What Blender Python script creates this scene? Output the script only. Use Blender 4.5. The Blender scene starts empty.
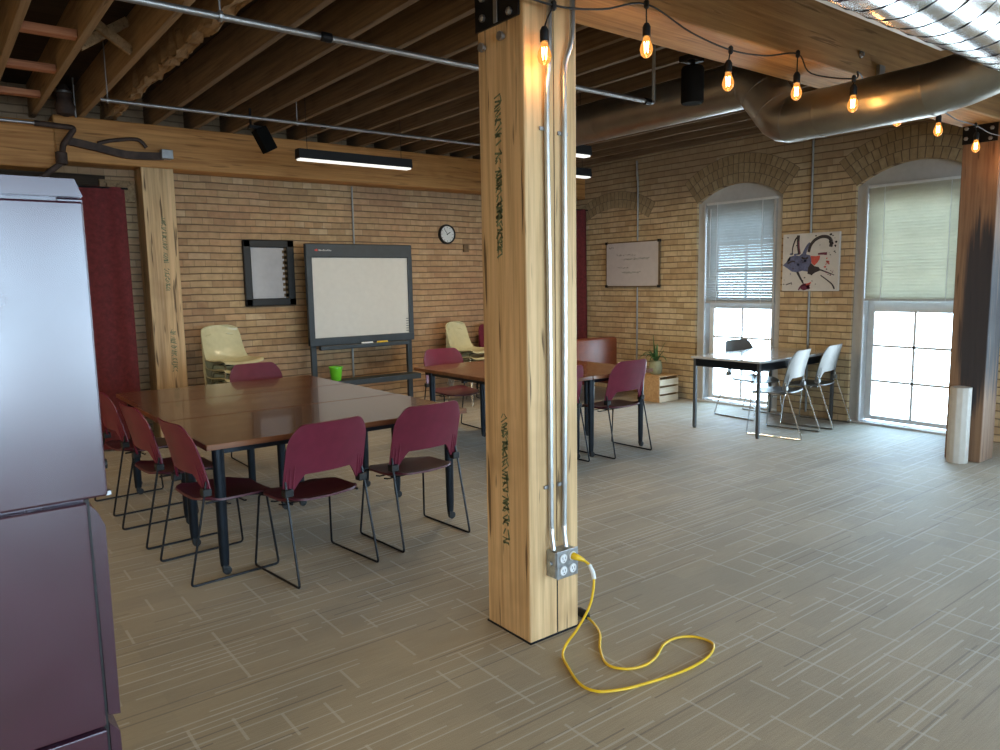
import bpy, bmesh, math, random
from mathutils import Vector, Matrix
random.seed(7)
PI = math.pi
S = bpy.context.scene
COL = S.collection

# ------------------------------------------------------------------ object helpers
def obj(name, bm, mat, parent=None, smooth=False, loc=None):
    me = bpy.data.meshes.new(name)
    bmesh.ops.recalc_face_normals(bm, faces=bm.faces[:])
    bm.to_mesh(me); bm.free()
    if isinstance(mat, (list, tuple)):
        for m in mat: me.materials.append(m)
    else:
        me.materials.append(mat)
    if smooth:
        for p in me.polygons: p.use_smooth = True
        try: me.set_sharp_from_angle(angle=math.radians(40))
        except Exception: pass
    o = bpy.data.objects.new(name, me)
    COL.objects.link(o)
    if parent is not None: o.parent = parent
    if loc is not None: o.location = loc
    return o

def tag(o, label, cat, group=None, kind=None):
    o['label'] = label; o['category'] = cat
    if group: o['group'] = group
    if kind: o['kind'] = kind
    return o

def thing(name, label, cat, loc=(0, 0, 0), rz=0, group=None):
    o = bpy.data.objects.new(name, None); COL.objects.link(o)
    o.location = loc; o.rotation_euler = (0, 0, rz); o.empty_display_size = .1
    return tag(o, label, cat, group)

def struct(name, bm, mat, parent=None, smooth=False):
    o = obj(name, bm, mat, parent, smooth)
    if parent is None: o['kind'] = 'structure'
    return o

def dup(root, loc, rz=0, label=None):
    r = root.copy(); COL.objects.link(r); r.location = loc; r.rotation_euler = (0, 0, rz)
    if label: r['label'] = label
    for ch in list(root.children):
        c = ch.copy(); COL.objects.link(c); c.parent = r
        for g in list(ch.children):
            d = g.copy(); COL.objects.link(d); d.parent = c
    return r

# ------------------------------------------------------------------ mesh helpers
def NB(): return bmesh.new()

def box(bm, a, b, bev=0.0, rot=None, piv=None):
    a = Vector(a); b = Vector(b)
    c = (a + b) / 2; d = b - a
    M = Matrix.Translation(c) @ Matrix.Diagonal((abs(d.x), abs(d.y), abs(d.z), 1))
    if rot is not None:
        p = Vector(piv) if piv is not None else c
        M = Matrix.Translation(p) @ rot.to_4x4() @ Matrix.Translation(-p) @ M
    r = bmesh.ops.create_cube(bm, size=1, matrix=M)
    if bev > 0:
        es = set()
        for v in r['verts']:
            for e in v.link_edges: es.add(e)
        bmesh.ops.bevel(bm, geom=list(es), offset=bev, segments=2, profile=.5, affect='EDGES')
    return bm

def tube(bm, pts, r, n=8, closed=False, caps=True):
    pts = [Vector(p) for p in pts]
    N = len(pts)
    rr = r if isinstance(r, (list, tuple)) else [r] * N
    rings = []; up = None
    for i, p in enumerate(pts):
        if closed: t = (pts[(i + 1) % N] - pts[i - 1]).normalized()
        elif i == 0: t = (pts[1] - pts[0]).normalized()
        elif i == N - 1: t = (pts[-1] - pts[-2]).normalized()
        else: t = ((pts[i + 1] - p).normalized() + (p - pts[i - 1]).normalized()).normalized()
        if up is None:
            up = t.orthogonal().normalized()
        else:
            up = (up - t * up.dot(t))
            up = up.normalized() if up.length > 1e-6 else t.orthogonal().normalized()
        s = t.cross(up)
        rings.append([bm.verts.new(p + (up * math.cos(2 * PI * k / n) + s * math.sin(2 * PI * k / n)) * rr[i]) for k in range(n)])
    M = N if closed else N - 1
    for i in range(M):
        a = rings[i]; b = rings[(i + 1) % N]
        for k in range(n):
            bm.faces.new((a[k], a[(k + 1) % n], b[(k + 1) % n], b[k]))
    if not closed and caps:
        bm.faces.new(rings[0][::-1]); bm.faces.new(rings[-1])
    return bm

def smoothpts(P, m=8):
    P = [Vector(p) for p in P]; out = []
    for i in range(len(P) - 1):
        p0 = P[max(i - 1, 0)]; p1 = P[i]; p2 = P[i + 1]; p3 = P[min(i + 2, len(P) - 1)]
        for k in range(m):
            t = k / m
            out.append(.5 * ((2 * p1) + (p2 - p0) * t + (2 * p0 - 5 * p1 + 4 * p2 - p3) * t * t + (3 * p1 - p0 - 3 * p2 + p3) * t ** 3))
    out.append(P[-1]); return out

def roundpath(P, rad, m=5):
    """polyline with rounded corners"""
    P = [Vector(p) for p in P]; out = [P[0]]
    for i in range(1, len(P) - 1):
        a = (P[i - 1] - P[i]); b = (P[i + 1] - P[i])
        r = min(rad, a.length * .45, b.length * .45)
        A = P[i] + a.normalized() * r; B = P[i] + b.normalized() * r
        for k in range(m + 1):
            t = k / m
            out.append((1 - t) ** 2 * A + 2 * t * (1 - t) * P[i] + t * t * B)
    out.append(P[-1]); return out

def lathe(bm, prof, c=(0, 0, 0), n=24, axis='Z'):
    rings = []
    for r, z in prof:
        ring = []
        for k in range(n):
            a = 2 * PI * k / n
            x, y = r * math.cos(a), r * math.sin(a)
            v = (x, y, z) if axis == 'Z' else ((z, x, y) if axis == 'X' else (x, z, y))
            ring.append(bm.verts.new(Vector(v) + Vector(c)))
        rings.append(ring)
    for i in range(len(rings) - 1):
        for k in range(n):
            bm.faces.new((rings[i][k], rings[i][(k + 1) % n], rings[i + 1][(k + 1) % n], rings[i + 1][k]))
    bm.faces.new(rings[0][::-1]); bm.faces.new(rings[-1])
    return bm

def sheet(bm, f, nu, nv, th):
    """closed thin shell following f(u,v), u,v in 0..1"""
    g = [[Vector(f(i / nu, j / nv)) for j in range(nv + 1)] for i in range(nu + 1)]
    A = []; B = []
    for i in range(nu + 1):
        ra = []; rb = []
        for j in range(nv + 1):
            du = g[min(i + 1, nu)][j] - g[max(i - 1, 0)][j]
            dv = g[i][min(j + 1, nv)] - g[i][max(j - 1, 0)]
            n = du.cross(dv)
            n = n.normalized() if n.length > 1e-9 else Vector((0, 0, 1))
            ra.append(bm.verts.new(g[i][j] + n * th / 2)); rb.append(bm.verts.new(g[i][j] - n * th / 2))
        A.append(ra); B.append(rb)
    for i in range(nu):
        for j in range(nv):
            bm.faces.new((A[i][j], A[i + 1][j], A[i + 1][j + 1], A[i][j + 1]))
            bm.faces.new((B[i][j], B[i][j + 1], B[i + 1][j + 1], B[i + 1][j]))
    for i in range(nu):
        bm.faces.new((A[i][0], B[i][0], B[i + 1][0], A[i + 1][0]))
        bm.faces.new((A[i][nv], A[i + 1][nv], B[i + 1][nv], B[i][nv]))
    for j in range(nv):
        bm.faces.new((A[0][j], A[0][j + 1], B[0][j + 1], B[0][j]))
        bm.faces.new((A[nu][j], B[nu][j], B[nu][j + 1], A[nu][j + 1]))
    return bm

def prism(bm, poly, axis, a, b):
    """extrude a 2-D polygon along an axis. axis X: (y,z); Y: (x,z); Z: (x,y)"""
    def P(p, t):
        return {'X': (t, p[0], p[1]), 'Y': (p[0], t, p[1]), 'Z': (p[0], p[1], t)}[axis]
    A = [bm.verts.new(P(p, a)) for p in poly]; B = [bm.verts.new(P(p, b)) for p in poly]
    n = len(poly)
    fa = bm.faces.new(A); fb = bm.faces.new(B[::-1])
    for i in range(n):
        bm.faces.new((A[i], B[i], B[(i + 1) % n], A[(i + 1) % n]))
    bmesh.ops.triangulate(bm, faces=[fa, fb])
    return bm

# ------------------------------------------------------------------ materials
def new_mat(name):
    m = bpy.data.materials.new(name); m.use_nodes = True
    nt = m.node_tree; nt.nodes.clear()
    out = nt.nodes.new('ShaderNodeOutputMaterial'); b = nt.nodes.new('ShaderNodeBsdfPrincipled')
    nt.links.new(b.outputs[0], out.inputs[0])
    return m, nt, b

def L(nt, a, b): nt.links.new(a, b)
def node(nt, t, **kw):
    n = nt.nodes.new(t)
    for k, v in kw.items(): setattr(n, k, v)
    return n
def math_n(nt, op, a, b=None, c=None):
    n = node(nt, 'ShaderNodeMath', operation=op)
    for i, v in enumerate((a, b, c)):
        if v is None: continue
        if isinstance(v, (int, float)): n.inputs[i].default_value = v
        else: L(nt, v, n.inputs[i])
    return n.outputs[0]
def ramp(nt, fac, stops):
    r = node(nt, 'ShaderNodeValToRGB'); L(nt, fac, r.inputs[0])
    e = r.color_ramp.elements
    while len(e) < len(stops): e.new(.5)
    for i, (p, c) in enumerate(stops):
        e[i].position = p; e[i].color = (*c, 1) if len(c) == 3 else c
    return r.outputs[0]
def mixc(nt, fac, a, b, mode='MIX'):
    n = node(nt, 'ShaderNodeMix', data_type='RGBA', blend_type=mode)
    for s, v in ((n.inputs[0], fac), (n.inputs[6], a), (n.inputs[7], b)):
        if isinstance(v, (int, float)): s.default_value = v
        elif isinstance(v, tuple): s.default_value = (*v, 1)
        else: L(nt, v, s)
    return n.outputs[2]
def noise(nt, vec, scale, detail=4, rough=.55, dist=0):
    n = node(nt, 'ShaderNodeTexNoise'); L(nt, vec, n.inputs['Vector'])
    n.inputs['Scale'].default_value = scale; n.inputs['Detail'].default_value = detail
    n.inputs['Roughness'].default_value = rough; n.inputs['Distortion'].default_value = dist
    return n.outputs[0]
def mapping(nt, vec, scale=(1, 1, 1), loc=(0, 0, 0), rot=(0, 0, 0)):
    n = node(nt, 'ShaderNodeMapping'); L(nt, vec, n.inputs[0])
    n.inputs['Location'].default_value = loc; n.inputs['Rotation'].default_value = rot; n.inputs['Scale'].default_value = scale
    return n.outputs[0]
def objco(nt): return node(nt, 'ShaderNodeTexCoord').outputs['Object']
def bump(nt, b, h, s=.3, d=.01):
    n = node(nt, 'ShaderNodeBump'); L(nt, h, n.inputs['Height']); n.inputs['Strength'].default_value = s
    n.inputs['Distance'].default_value = d; L(nt, n.outputs[0], b.inputs['Normal'])

def plain(name, col, rough=.5, metal=0, var=.12, scale=14, spec=.5, coat=0, bmp=0):
    """a colour with slight procedural wear"""
    m, nt, b = new_mat(name)
    co = objco(nt); n = noise(nt, co, scale, 3)
    c = ramp(nt, n, [(.3, tuple(x * (1 - var) for x in col)), (.7, tuple(min(1, x * (1 + var)) for x in col))])
    L(nt, c, b.inputs['Base Color'])
    b.inputs['Roughness'].default_value = rough; b.inputs['Metallic'].default_value = metal
    b.inputs['Specular IOR Level'].default_value = spec
    b.inputs['Coat Weight'].default_value = coat
    if bmp: bump(nt, b, noise(nt, co, 180, 2), bmp, .002)
    return m

def wood(name, axis, base, dark, light, rough=.65, cracks=.5, grain=1.0, coat=0, spec=.35, dark_patch=None, fine=38):
    m, nt, b = new_mat(name)
    co = objco(nt)
    k = 1.3
    sc = {'X': (k, fine, fine), 'Y': (fine, k, fine), 'Z': (fine, fine, k)}[axis]
    sc2 = {'X': (.35, 7, 7), 'Y': (7, .35, 7), 'Z': (7, 7, .35)}[axis]
    sc3 = {'X': (2.0, 30, 30), 'Y': (30, 2.0, 30), 'Z': (30, 30, 2.0)}[axis]
    n1 = noise(nt, mapping(nt, co, sc), 1.0, 5, .6, .4)
    n2 = noise(nt, mapping(nt, co, sc2), 1.0, 4, .6, 1.2)
    c = ramp(nt, n2, [(.3, dark), (.5, base), (.72, light)])
    c = mixc(nt, .55 * grain, c, ramp(nt, n1, [(.3, dark), (.6, light)]))
    # checks and cracks
    n3 = noise(nt, mapping(nt, co, sc3), 1.0, 2, .5, .2)
    cr = ramp(nt, n3, [(.31, (1, 1, 1)), (.36, (0, 0, 0))])
    crf = math_n(nt, 'MULTIPLY', cr, cracks)
    c = mixc(nt, crf, c, tuple(x * .35 for x in dark))
    # knots / stains
    st = noise(nt, co, 2.2, 3)
    stf = ramp(nt, st, [(.55, (0, 0, 0)), (.75, (.5, .5, .5))])
    c = mixc(nt, stf, c, dark)
    if dark_patch:  # blackish feathered oval mixed into the wood colour
        (cx, cz, rx, rz) = dark_patch
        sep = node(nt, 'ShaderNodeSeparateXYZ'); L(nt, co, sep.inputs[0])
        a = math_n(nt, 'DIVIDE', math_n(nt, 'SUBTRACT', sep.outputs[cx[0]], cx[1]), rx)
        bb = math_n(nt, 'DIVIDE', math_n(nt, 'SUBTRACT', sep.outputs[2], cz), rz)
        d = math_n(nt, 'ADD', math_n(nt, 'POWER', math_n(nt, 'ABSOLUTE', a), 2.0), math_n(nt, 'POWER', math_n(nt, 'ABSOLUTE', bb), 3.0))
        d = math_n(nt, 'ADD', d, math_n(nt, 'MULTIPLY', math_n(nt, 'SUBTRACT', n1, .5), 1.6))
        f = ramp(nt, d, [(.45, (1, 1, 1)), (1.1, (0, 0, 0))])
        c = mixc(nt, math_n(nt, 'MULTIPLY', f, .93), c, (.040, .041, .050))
    L(nt, c, b.inputs['Base Color'])
    b.inputs['Roughness'].default_value = rough; b.inputs['Specular IOR Level'].default_value = spec
    b.inputs['Coat Weight'].default_value = coat; b.inputs['Coat Roughness'].default_value = .045
    h = math_n(nt, 'SUBTRACT', n1, math_n(nt, 'MULTIPLY', cr, .8))
    if coat == 0: bump(nt, b, h, .35, .006)
    return m

def brick_mat(name, axis, tint=1.0, off=0.0, pal=None, red=.75):
    m, nt, b = new_mat(name)
    co = objco(nt)
    sep = node(nt, 'ShaderNodeSeparateXYZ'); L(nt, co, sep.inputs[0])
    cmb = node(nt, 'ShaderNodeCombineXYZ')
    L(nt, sep.outputs[0 if axis == 'X' else 1], cmb.inputs[0]); L(nt, sep.outputs[2], cmb.inputs[1])
    wob = noise(nt, co, 3.0, 2)
    wv = node(nt, 'ShaderNodeCombineXYZ'); L(nt, math_n(nt, 'MULTIPLY', math_n(nt, 'SUBTRACT', wob, .5), .018), wv.inputs[1])
    va = node(nt, 'ShaderNodeVectorMath', operation='ADD'); L(nt, cmb.outputs[0], va.inputs[0]); L(nt, wv.outputs[0], va.inputs[1])
    br = node(nt, 'ShaderNodeTexBrick'); L(nt, mapping(nt, va.outputs[0], loc=(off, 0, 0)), br.inputs['Vector'])
    br.offset = .5; br.squash = .5; br.squash_frequency = 6
    br.inputs['Scale'].default_value = 1; br.inputs['Mortar Size'].default_value = .0032
    br.inputs['Mortar Smooth'].default_value = .35
    br.inputs['Bias'].default_value = 0; br.inputs['Brick Width'].default_value = .232; br.inputs['Row Height'].default_value = .0752
    br.inputs['Color1'].default_value = (0, 0, 0, 1); br.inputs['Color2'].default_value = (1, 1, 1, 1)
    br.inputs['Mortar'].default_value = (.5, .5, .5, 1)
    c = ramp(nt, br.outputs['Color'], pal or [(.0, (.37, .235, .13)), (.3, (.46, .31, .17)), (.55, (.53, .375, .21)), (.8, (.51, .32, .175)), (1.0, (.57, .43, .27))])
    big = noise(nt, co, .9, 3, .6)
    c = mixc(nt, ramp(nt, big, [(.38, (0, 0, 0)), (.70, (red,) * 3)]), c, (.40, .215, .13), 'MIX')
    sm = noise(nt, co, 13, 3)
    c = mixc(nt, .6, c, ramp(nt, sm, [(.3, (.62, .6, .58)), (.7, (1.0, 1.0, 1.0))]), 'MULTIPLY')
    # whitish patches of old paint
    pt = noise(nt, co, 4.5, 2, .4)
    c = mixc(nt, ramp(nt, pt, [(.73, (0, 0, 0)), (.78, (.55, .55, .55))]), c, (.62, .60, .55))
    # soot along the top courses
    z = math_n(nt, 'ADD', sep.outputs[2], math_n(nt, 'MULTIPLY', big, .5))
    c = mixc(nt, ramp(nt, math_n(nt, 'DIVIDE', z, 4.0), [(.70, (0, 0, 0)), (.82, (.6, .6, .6))]), c, (.24, .19, .14))
    c = mixc(nt, math_n(nt, 'MULTIPLY', br.outputs['Fac'], .75), c, (.20, .145, .095))
    sepw = node(nt, 'ShaderNodeSeparateXYZ'); L(nt, va.outputs[0], sepw.inputs[0])
    fr = math_n(nt, 'FRACT', math_n(nt, 'DIVIDE', sepw.outputs[1], .0752))
    bed = math_n(nt, 'ABSOLUTE', math_n(nt, 'SUBTRACT', fr, .5))
    bedf = ramp(nt, bed, [(.385, (0, 0, 0)), (.45, (.9, .9, .9))])
    c = mixc(nt, bedf, c, (.17, .115, .075))
    c = mixc(nt, 1.0, c, (tint, tint * .99, tint * .97), 'MULTIPLY')
    L(nt, c, b.inputs['Base Color'])
    b.inputs['Roughness'].default_value = .85; b.inputs['Specular IOR Level'].default_value = .25
    h = math_n(nt, 'ADD', math_n(nt, 'MULTIPLY', math_n(nt, 'ADD', br.outputs['Fac'], bedf), -1.0), math_n(nt, 'MULTIPLY', sm, .5))
    bump(nt, b, h, .6, .008)
    return m

def arch_brick_mat():
    m, nt, b = new_mat('arch_brick')
    co = objco(nt)
    ri = node(nt, 'ShaderNodeNewGeometry').outputs['Random Per Island']
    c = ramp(nt, ri, [(0, (.38, .28, .165)), (.5, (.45, .34, .20)), (1, (.50, .39, .24))])
    c = mixc(nt, .6, c, ramp(nt, noise(nt, co, 16, 3), [(.3, (.6, .58, .55)), (.7, (1, 1, 1))]), 'MULTIPLY')
    L(nt, c, b.inputs['Base Color']); b.inputs['Roughness'].default_value = .85
    b.inputs['Specular IOR Level'].default_value = .25
    return m

def carpet_mat():
    m, nt, b = new_mat('carpet')
    co = objco(nt)
    sep = node(nt, 'ShaderNodeSeparateXYZ'); L(nt, co, sep.inputs[0])
    X, Y = sep.outputs[0], sep.outputs[1]
    def lines(A, B, pitch, seg, width, dens, seed):
        """dashes running along A, rows across B"""
        rb = math_n(nt, 'DIVIDE', B, pitch); row = math_n(nt, 'FLOOR', rb); fr = math_n(nt, 'FRACT', rb)
        w1 = node(nt, 'ShaderNodeTexWhiteNoise', noise_dimensions='1D'); L(nt, math_n(nt, 'ADD', row, seed), w1.inputs['W'])
        sa = math_n(nt, 'FLOOR', math_n(nt, 'ADD', math_n(nt, 'DIVIDE', A, seg), math_n(nt, 'MULTIPLY', w1.outputs[0], 7.0)))
        cv = node(nt, 'ShaderNodeCombineXYZ'); L(nt, sa, cv.inputs[0]); L(nt, row, cv.inputs[1]); cv.inputs[2].default_value = seed
        w2 = node(nt, 'ShaderNodeTexWhiteNoise', noise_dimensions='3D'); L(nt, cv.outputs[0], w2.inputs['Vector'])
        on = math_n(nt, 'LESS_THAN', w2.outputs[0], dens)
        ln = math_n(nt, 'LESS_THAN', fr, width / pitch)
        return math_n(nt, 'MULTIPLY', on, ln)
    base = ramp(nt, noise(nt, co, 1.1, 3), [(.3, (.31, .250, .148)), (.7, (.37, .300, .185))])
    fine = noise(nt, mapping(nt, co, (6, 190, 1)), 1.0, 2)
    base = mixc(nt, .55, base, ramp(nt, fine, [(.3, (.72, .72, .72)), (.7, (1.15, 1.15, 1.15))]), 'MULTIPLY')
    # blocks of slightly different tone
    cx = math_n(nt, 'FLOOR', math_n(nt, 'DIVIDE', X, .31)); cy = math_n(nt, 'FLOOR', math_n(nt, 'DIVIDE', Y, .152))
    cv = node(nt, 'ShaderNodeCombineXYZ'); L(nt, cx, cv.inputs[0]); L(nt, cy, cv.inputs[1])
    wn = node(nt, 'ShaderNodeTexWhiteNoise', noise_dimensions='3D'); L(nt, cv.outputs[0], wn.inputs['Vector'])
    base = mixc(nt, .75, base, ramp(nt, wn.outputs[0], [(.0, (.86, .86, .87)), (.5, (.98, .98, .98)), (1., (1.05, 1.04, 1.02))]), 'MULTIPLY')
    LT = (.50, .46, .37); DK = (.15, .115, .075)
    c = base
    c = mixc(nt, math_n(nt, 'MULTIPLY', lines(X, Y, .038, .62, .007, .30, 3.3), .75), c, LT)
    c = mixc(nt, math_n(nt, 'MULTIPLY', lines(X, Y, .061, .9, .008, .22, 11.7), .75), c, DK)
    c = mixc(nt, math_n(nt, 'MULTIPLY', lines(Y, X, .155, .17, .012, .42, 23.1), .55), c, LT)
    c = mixc(nt, math_n(nt, 'MULTIPLY', lines(X, Y, .152, .31, .010, .40, 41.0), .6), c, LT)
    L(nt, c, b.inputs['Base Color'])
    b.inputs['Roughness'].default_value = .66; b.inputs['Specular IOR Level'].default_value = .4
    b.inputs['Sheen Weight'].default_value = .25; b.inputs['Sheen Roughness'].default_value = .5
    bump(nt, b, noise(nt, co, 260, 2), .5, .004)
    return m

def glass_mat():
    m = bpy.data.materials.new('window_glass'); m.use_nodes = True
    nt = m.node_tree; nt.nodes.clear()
    out = node(nt, 'ShaderNodeOutputMaterial'); t = node(nt, 'ShaderNodeBsdfTransparent'); g = node(nt, 'ShaderNodeBsdfGlossy')
    g.inputs['Roughness'].default_value = .02
    t.inputs[0].default_value = (.95, .98, .97, 1)
    f = node(nt, 'ShaderNodeFresnel'); f.inputs[0].default_value = 1.35
    mx = node(nt, 'ShaderNodeMixShader'); L(nt, f.outputs[0], mx.inputs[0]); L(nt, t.outputs[0], mx.inputs[1]); L(nt, g.outputs[0], mx.inputs[2])
    L(nt, mx.outputs[0], out.inputs[0])
    return m

def translucent_mat(name, col, tr=.45):
    m = bpy.data.materials.new(name); m.use_nodes = True
    nt = m.node_tree; nt.nodes.clear()
    out = node(nt, 'ShaderNodeOutputMaterial'); d = node(nt, 'ShaderNodeBsdfPrincipled'); t = node(nt, 'ShaderNodeBsdfTranslucent')
    c = ramp(nt, noise(nt, objco(nt), 8, 2), [(.3, tuple(x * .94 for x in col)), (.7, col)])
    L(nt, c, d.inputs['Base Color']); L(nt, c, t.inputs[0]); d.inputs['Roughness'].default_value = .45
    mx = node(nt, 'ShaderNodeMixShader'); mx.inputs[0].default_value = tr
    L(nt, d.outputs[0], mx.inputs[1]); L(nt, t.outputs[0], mx.inputs[2]); L(nt, mx.outputs[0], out.inputs[0])
    return m

def emit_mat(name, col, strength):
    m, nt, b = new_mat(name)
    c = ramp(nt, noise(nt, objco(nt), 30, 1), [(.3, tuple(x * .95 for x in col)), (.7, col)])
    L(nt, c, b.inputs['Base Color'])
    b.inputs['Emission Color'].default_value = (*col, 1); b.inputs['Emission Strength'].default_value = strength
    return m

def duct_mat(name, rough, ring_axis, pitch, col):
    m, nt, b = new_mat(name)
    co = objco(nt)
    n = noise(nt, co, 5, 4, .6)
    L(nt, ramp(nt, n, [(.3, tuple(x * .8 for x in col)), (.7, col)]), b.inputs['Base Color'])
    b.inputs['Metallic'].default_value = 1.0
    L(nt, ramp(nt, noise(nt, co, 9, 3), [(.3, (rough * .8,) * 3), (.7, (min(1, rough * 1.3),) * 3)]), b.inputs['Roughness'])
    bump(nt, b, noise(nt, co, 4, 2), .12, .02)
    return m

def glossy_panel(name, col, rough):
    m, nt, b = new_mat(name)
    co = objco(nt)
    L(nt, ramp(nt, noise(nt, co, 7, 3), [(.3, tuple(x * .85 for x in col)), (.7, tuple(x * 1.15 for x in col))]), b.inputs['Base Color'])
    L(nt, ramp(nt, noise(nt, co, 5, 4), [(.3, (rough * .85,) * 3), (.7, (rough * 1.2,) * 3)]), b.inputs['Roughness'])
    b.inputs['Specular IOR Level'].default_value = .9
    b.inputs['Coat Weight'].default_value = .5; b.inputs['Coat Roughness'].default_value = rough * .9; b.inputs['Coat IOR'].default_value = 1.6; b.inputs['Coat Tint'].default_value = (.85, .85, 1, 1)
    return m

M = {}
M['brickA'] = brick_mat('cream_brick_back', 'X', 1.12)
M['brickB'] = brick_mat('cream_brick_side', 'Y', 1.32, .07, [(.0, (.42, .31, .18)), (.3, (.47, .36, .215)), (.6, (.53, .42, .255)), (1.0, (.56, .46, .30))], .35)  # raised tint paints in the window glare that washes the side brick
M['archbrick'] = arch_brick_mat()
M['carpet'] = carpet_mat()
M['beamX'] = wood('timber_beam_wood', 'X', (.47, .265, .105), (.27, .135, .05), (.60, .37, .165), .6, .45)
M['beamA'] = wood('orange_beam_wood', 'X', (.50, .235, .070), (.29, .115, .032), (.62, .32, .11), .6, .45)
M['joist'] = wood('joist_wood', 'Y', (.175, .115, .070), (.085, .055, .035), (.27, .19, .12), .8, .4)
M['joist_pale'] = wood('pale_joist_wood', 'Y', (.30, .19, .10), (.16, .10, .055), (.40, .27, .15), .8, .5)
M['postZ'] = wood('timber_post_wood', 'Z', (.62, .405, .195), (.33, .19, .085), (.79, .545, .30), .55, .9)
M['postDark'] = wood('dark_patch_post_wood', 'Z', (.24, .13, .075), (.13, .065, .04), (.33, .20, .12), .65, .6, dark_patch=((1, 2.49), 1.25, .15, .85))
M['deck'] = wood('deck_boards', 'X', (.04, .027, .018), (.02, .014, .010), (.06, .04, .026), .9, .5)
M['redwood'] = wood('red_blocking', 'X', (.42, .15, .07), (.25, .09, .05), (.52, .25, .14), .7, .4)
M['table'] = wood('glossy_table_wood', 'X', (.125, .045, .018), (.075, .027, .012), (.19, .070, .030), .25, .15, grain=.8, coat=.30, spec=.3)
M['table_edge'] = wood('table_edge_wood', 'X', (.17, .06, .026), (.12, .04, .018), (.30, .12, .05), .3, .1, coat=.6)
M['crate'] = wood('crate_pine', 'X', (.55, .33, .15), (.40, .22, .09), (.66, .44, .23), .6, .2)
M['cratelit'] = wood('lit_crate_pine', 'X', (.72, .58, .40), (.58, .42, .26), (.80, .68, .50), .6, .1)  # lighter copy of the pine; light on the slats is put into the colour
M['black'] = plain('black_metal', (.012, .013, .016), .38, .6, .2)
M['navy'] = plain('dark_leg_metal', (.010, .015, .023), .32, .5, .2)
M['blackp'] = plain('black_plastic', (.007, .007, .008), .55, 0, .2)
M['greydark'] = plain('dark_grey_metal', (.12, .13, .14), .4, .6, .1)
M['chrome'] = plain('chrome', (.62, .64, .66), .2, 1.0, .08)
M['emt'] = plain('bright_conduit', (.58, .60, .63), .32, 1.0, .12)
M['steel'] = plain('galvanised_pipe', (.36, .36, .37), .45, .9, .12)
M['greypipe'] = plain('painted_grey_pipe', (.33, .34, .34), .45, .3, .1)
M['maroon'] = plain('maroon_plastic', (.155, .016, .038), .36, 0, .10, spec=.5)
M['maroon_d'] = plain('dark_maroon_plastic', (.085, .014, .024), .42, 0, .10)
M['greyshell'] = plain('grey_plastic', (.17, .17, .165), .4, 0, .08)
M['cream'] = plain('cream_fibreglass', (.62, .56, .34), .22, 0, .06, spec=.6)
M['curtain'] = plain('red_curtain_cloth', (.125, .016, .018), .9, 0, .25, 25, bmp=.3)
M['cab'] = glossy_panel('maroon_enamel', (.042, .009, .022), .24)
M['white'] = plain('white_paint', (.72, .73, .73), .45, 0, .04)
M['whiteg'] = plain('grey_white_paint', (.52, .52, .52), .55, 0, .05)
M['board'] = plain('whiteboard_surface', (.60, .585, .55), .32, 0, .03)
M['board2'] = plain('small_whiteboard_surface', (.56, .52, .53), .35, 0, .04)
M['boardframe'] = plain('slate_plastic', (.030, .040, .050), .45, 0, .15)
M['glass'] = glass_mat()
M['blind'] = translucent_mat('blind_slat', (.62, .60, .51), .36)
M['blindgrey'] = translucent_mat('grey_blind_slat', (.46, .48, .48), .16)
M['yellow'] = plain('yellow_cable', (.80, .52, .02), .35, 0, .08)
M['green'] = plain('lime_plastic', (.16, .62, .03), .3, 0, .06)
M['plant'] = plain('leaf_green', (.07, .17, .06), .4, 0, .4, 20)
M['pot'] = plain('sage_ceramic', (.36, .38, .25), .25, 0, .1)
M['soil'] = plain('potting_soil', (.04, .03, .02), .9)
M['sofa'] = plain('red_brown_vinyl', (.17, .040, .017), .35, 0, .15)
M['outlet'] = plain('white_outlet', (.75, .76, .78), .35, 0, .03)
M['boxmetal'] = plain('galvanised_box', (.40, .43, .46), .4, .9, .2, 40)
M['rust'] = plain('rusty_iron', (.065, .042, .035), .7, .3, .4)
M['pvc'] = plain('white_roll', (.66, .63, .58), .5, 0, .05)
M['speaker'] = plain('matt_black', (.004, .004, .004), .8, 0, .1, spec=.1)
M['duct'] = duct_mat('grey_duct_metal', .36, 'Y', .3, (.40, .39, .37))
M['ductspiral'] = duct_mat('spiral_duct_metal', .22, 'X', .1, (.80, .82, .85))
M['ink'] = plain('black_ink', (.03, .035, .04), .6)
M['inkg'] = plain('green_ink', (.05, .13, .10), .6)
M['stamp'] = plain('green_stamp_ink', (.16, .19, .10), .7, 0, .5, 60)
M['red'] = plain('red_mark', (.60, .05, .04), .5)
M['paper'] = plain('pale_canvas', (.66, .63, .60), .6, 0, .05)
M['pblue'] = plain('blue_paint', (.10, .12, .24), .5, 0, .35, 40)
M['pblack'] = plain('black_paint', (.02, .015, .025), .45, 0, .2)
M['pred'] = plain('red_paint', (.62, .09, .07), .5, 0, .2)
M['pmaroon'] = plain('maroon_paint', (.14, .02, .06), .5, 0, .3)
M['tube'] = emit_mat('lit_diffuser', (1.0, .97, .9), .7)
M['mirror'] = plain('pale_poster', (.46, .45, .47), .3, 0, .05)
M['fade'] = plain('faded_wood', (.16, .10, .05), .7, 0, .3)

XB = 7.95; YA = 8.45; YBK = -6.0; XL = -3.0; ZJ = 3.2; ZB = 2.8

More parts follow.
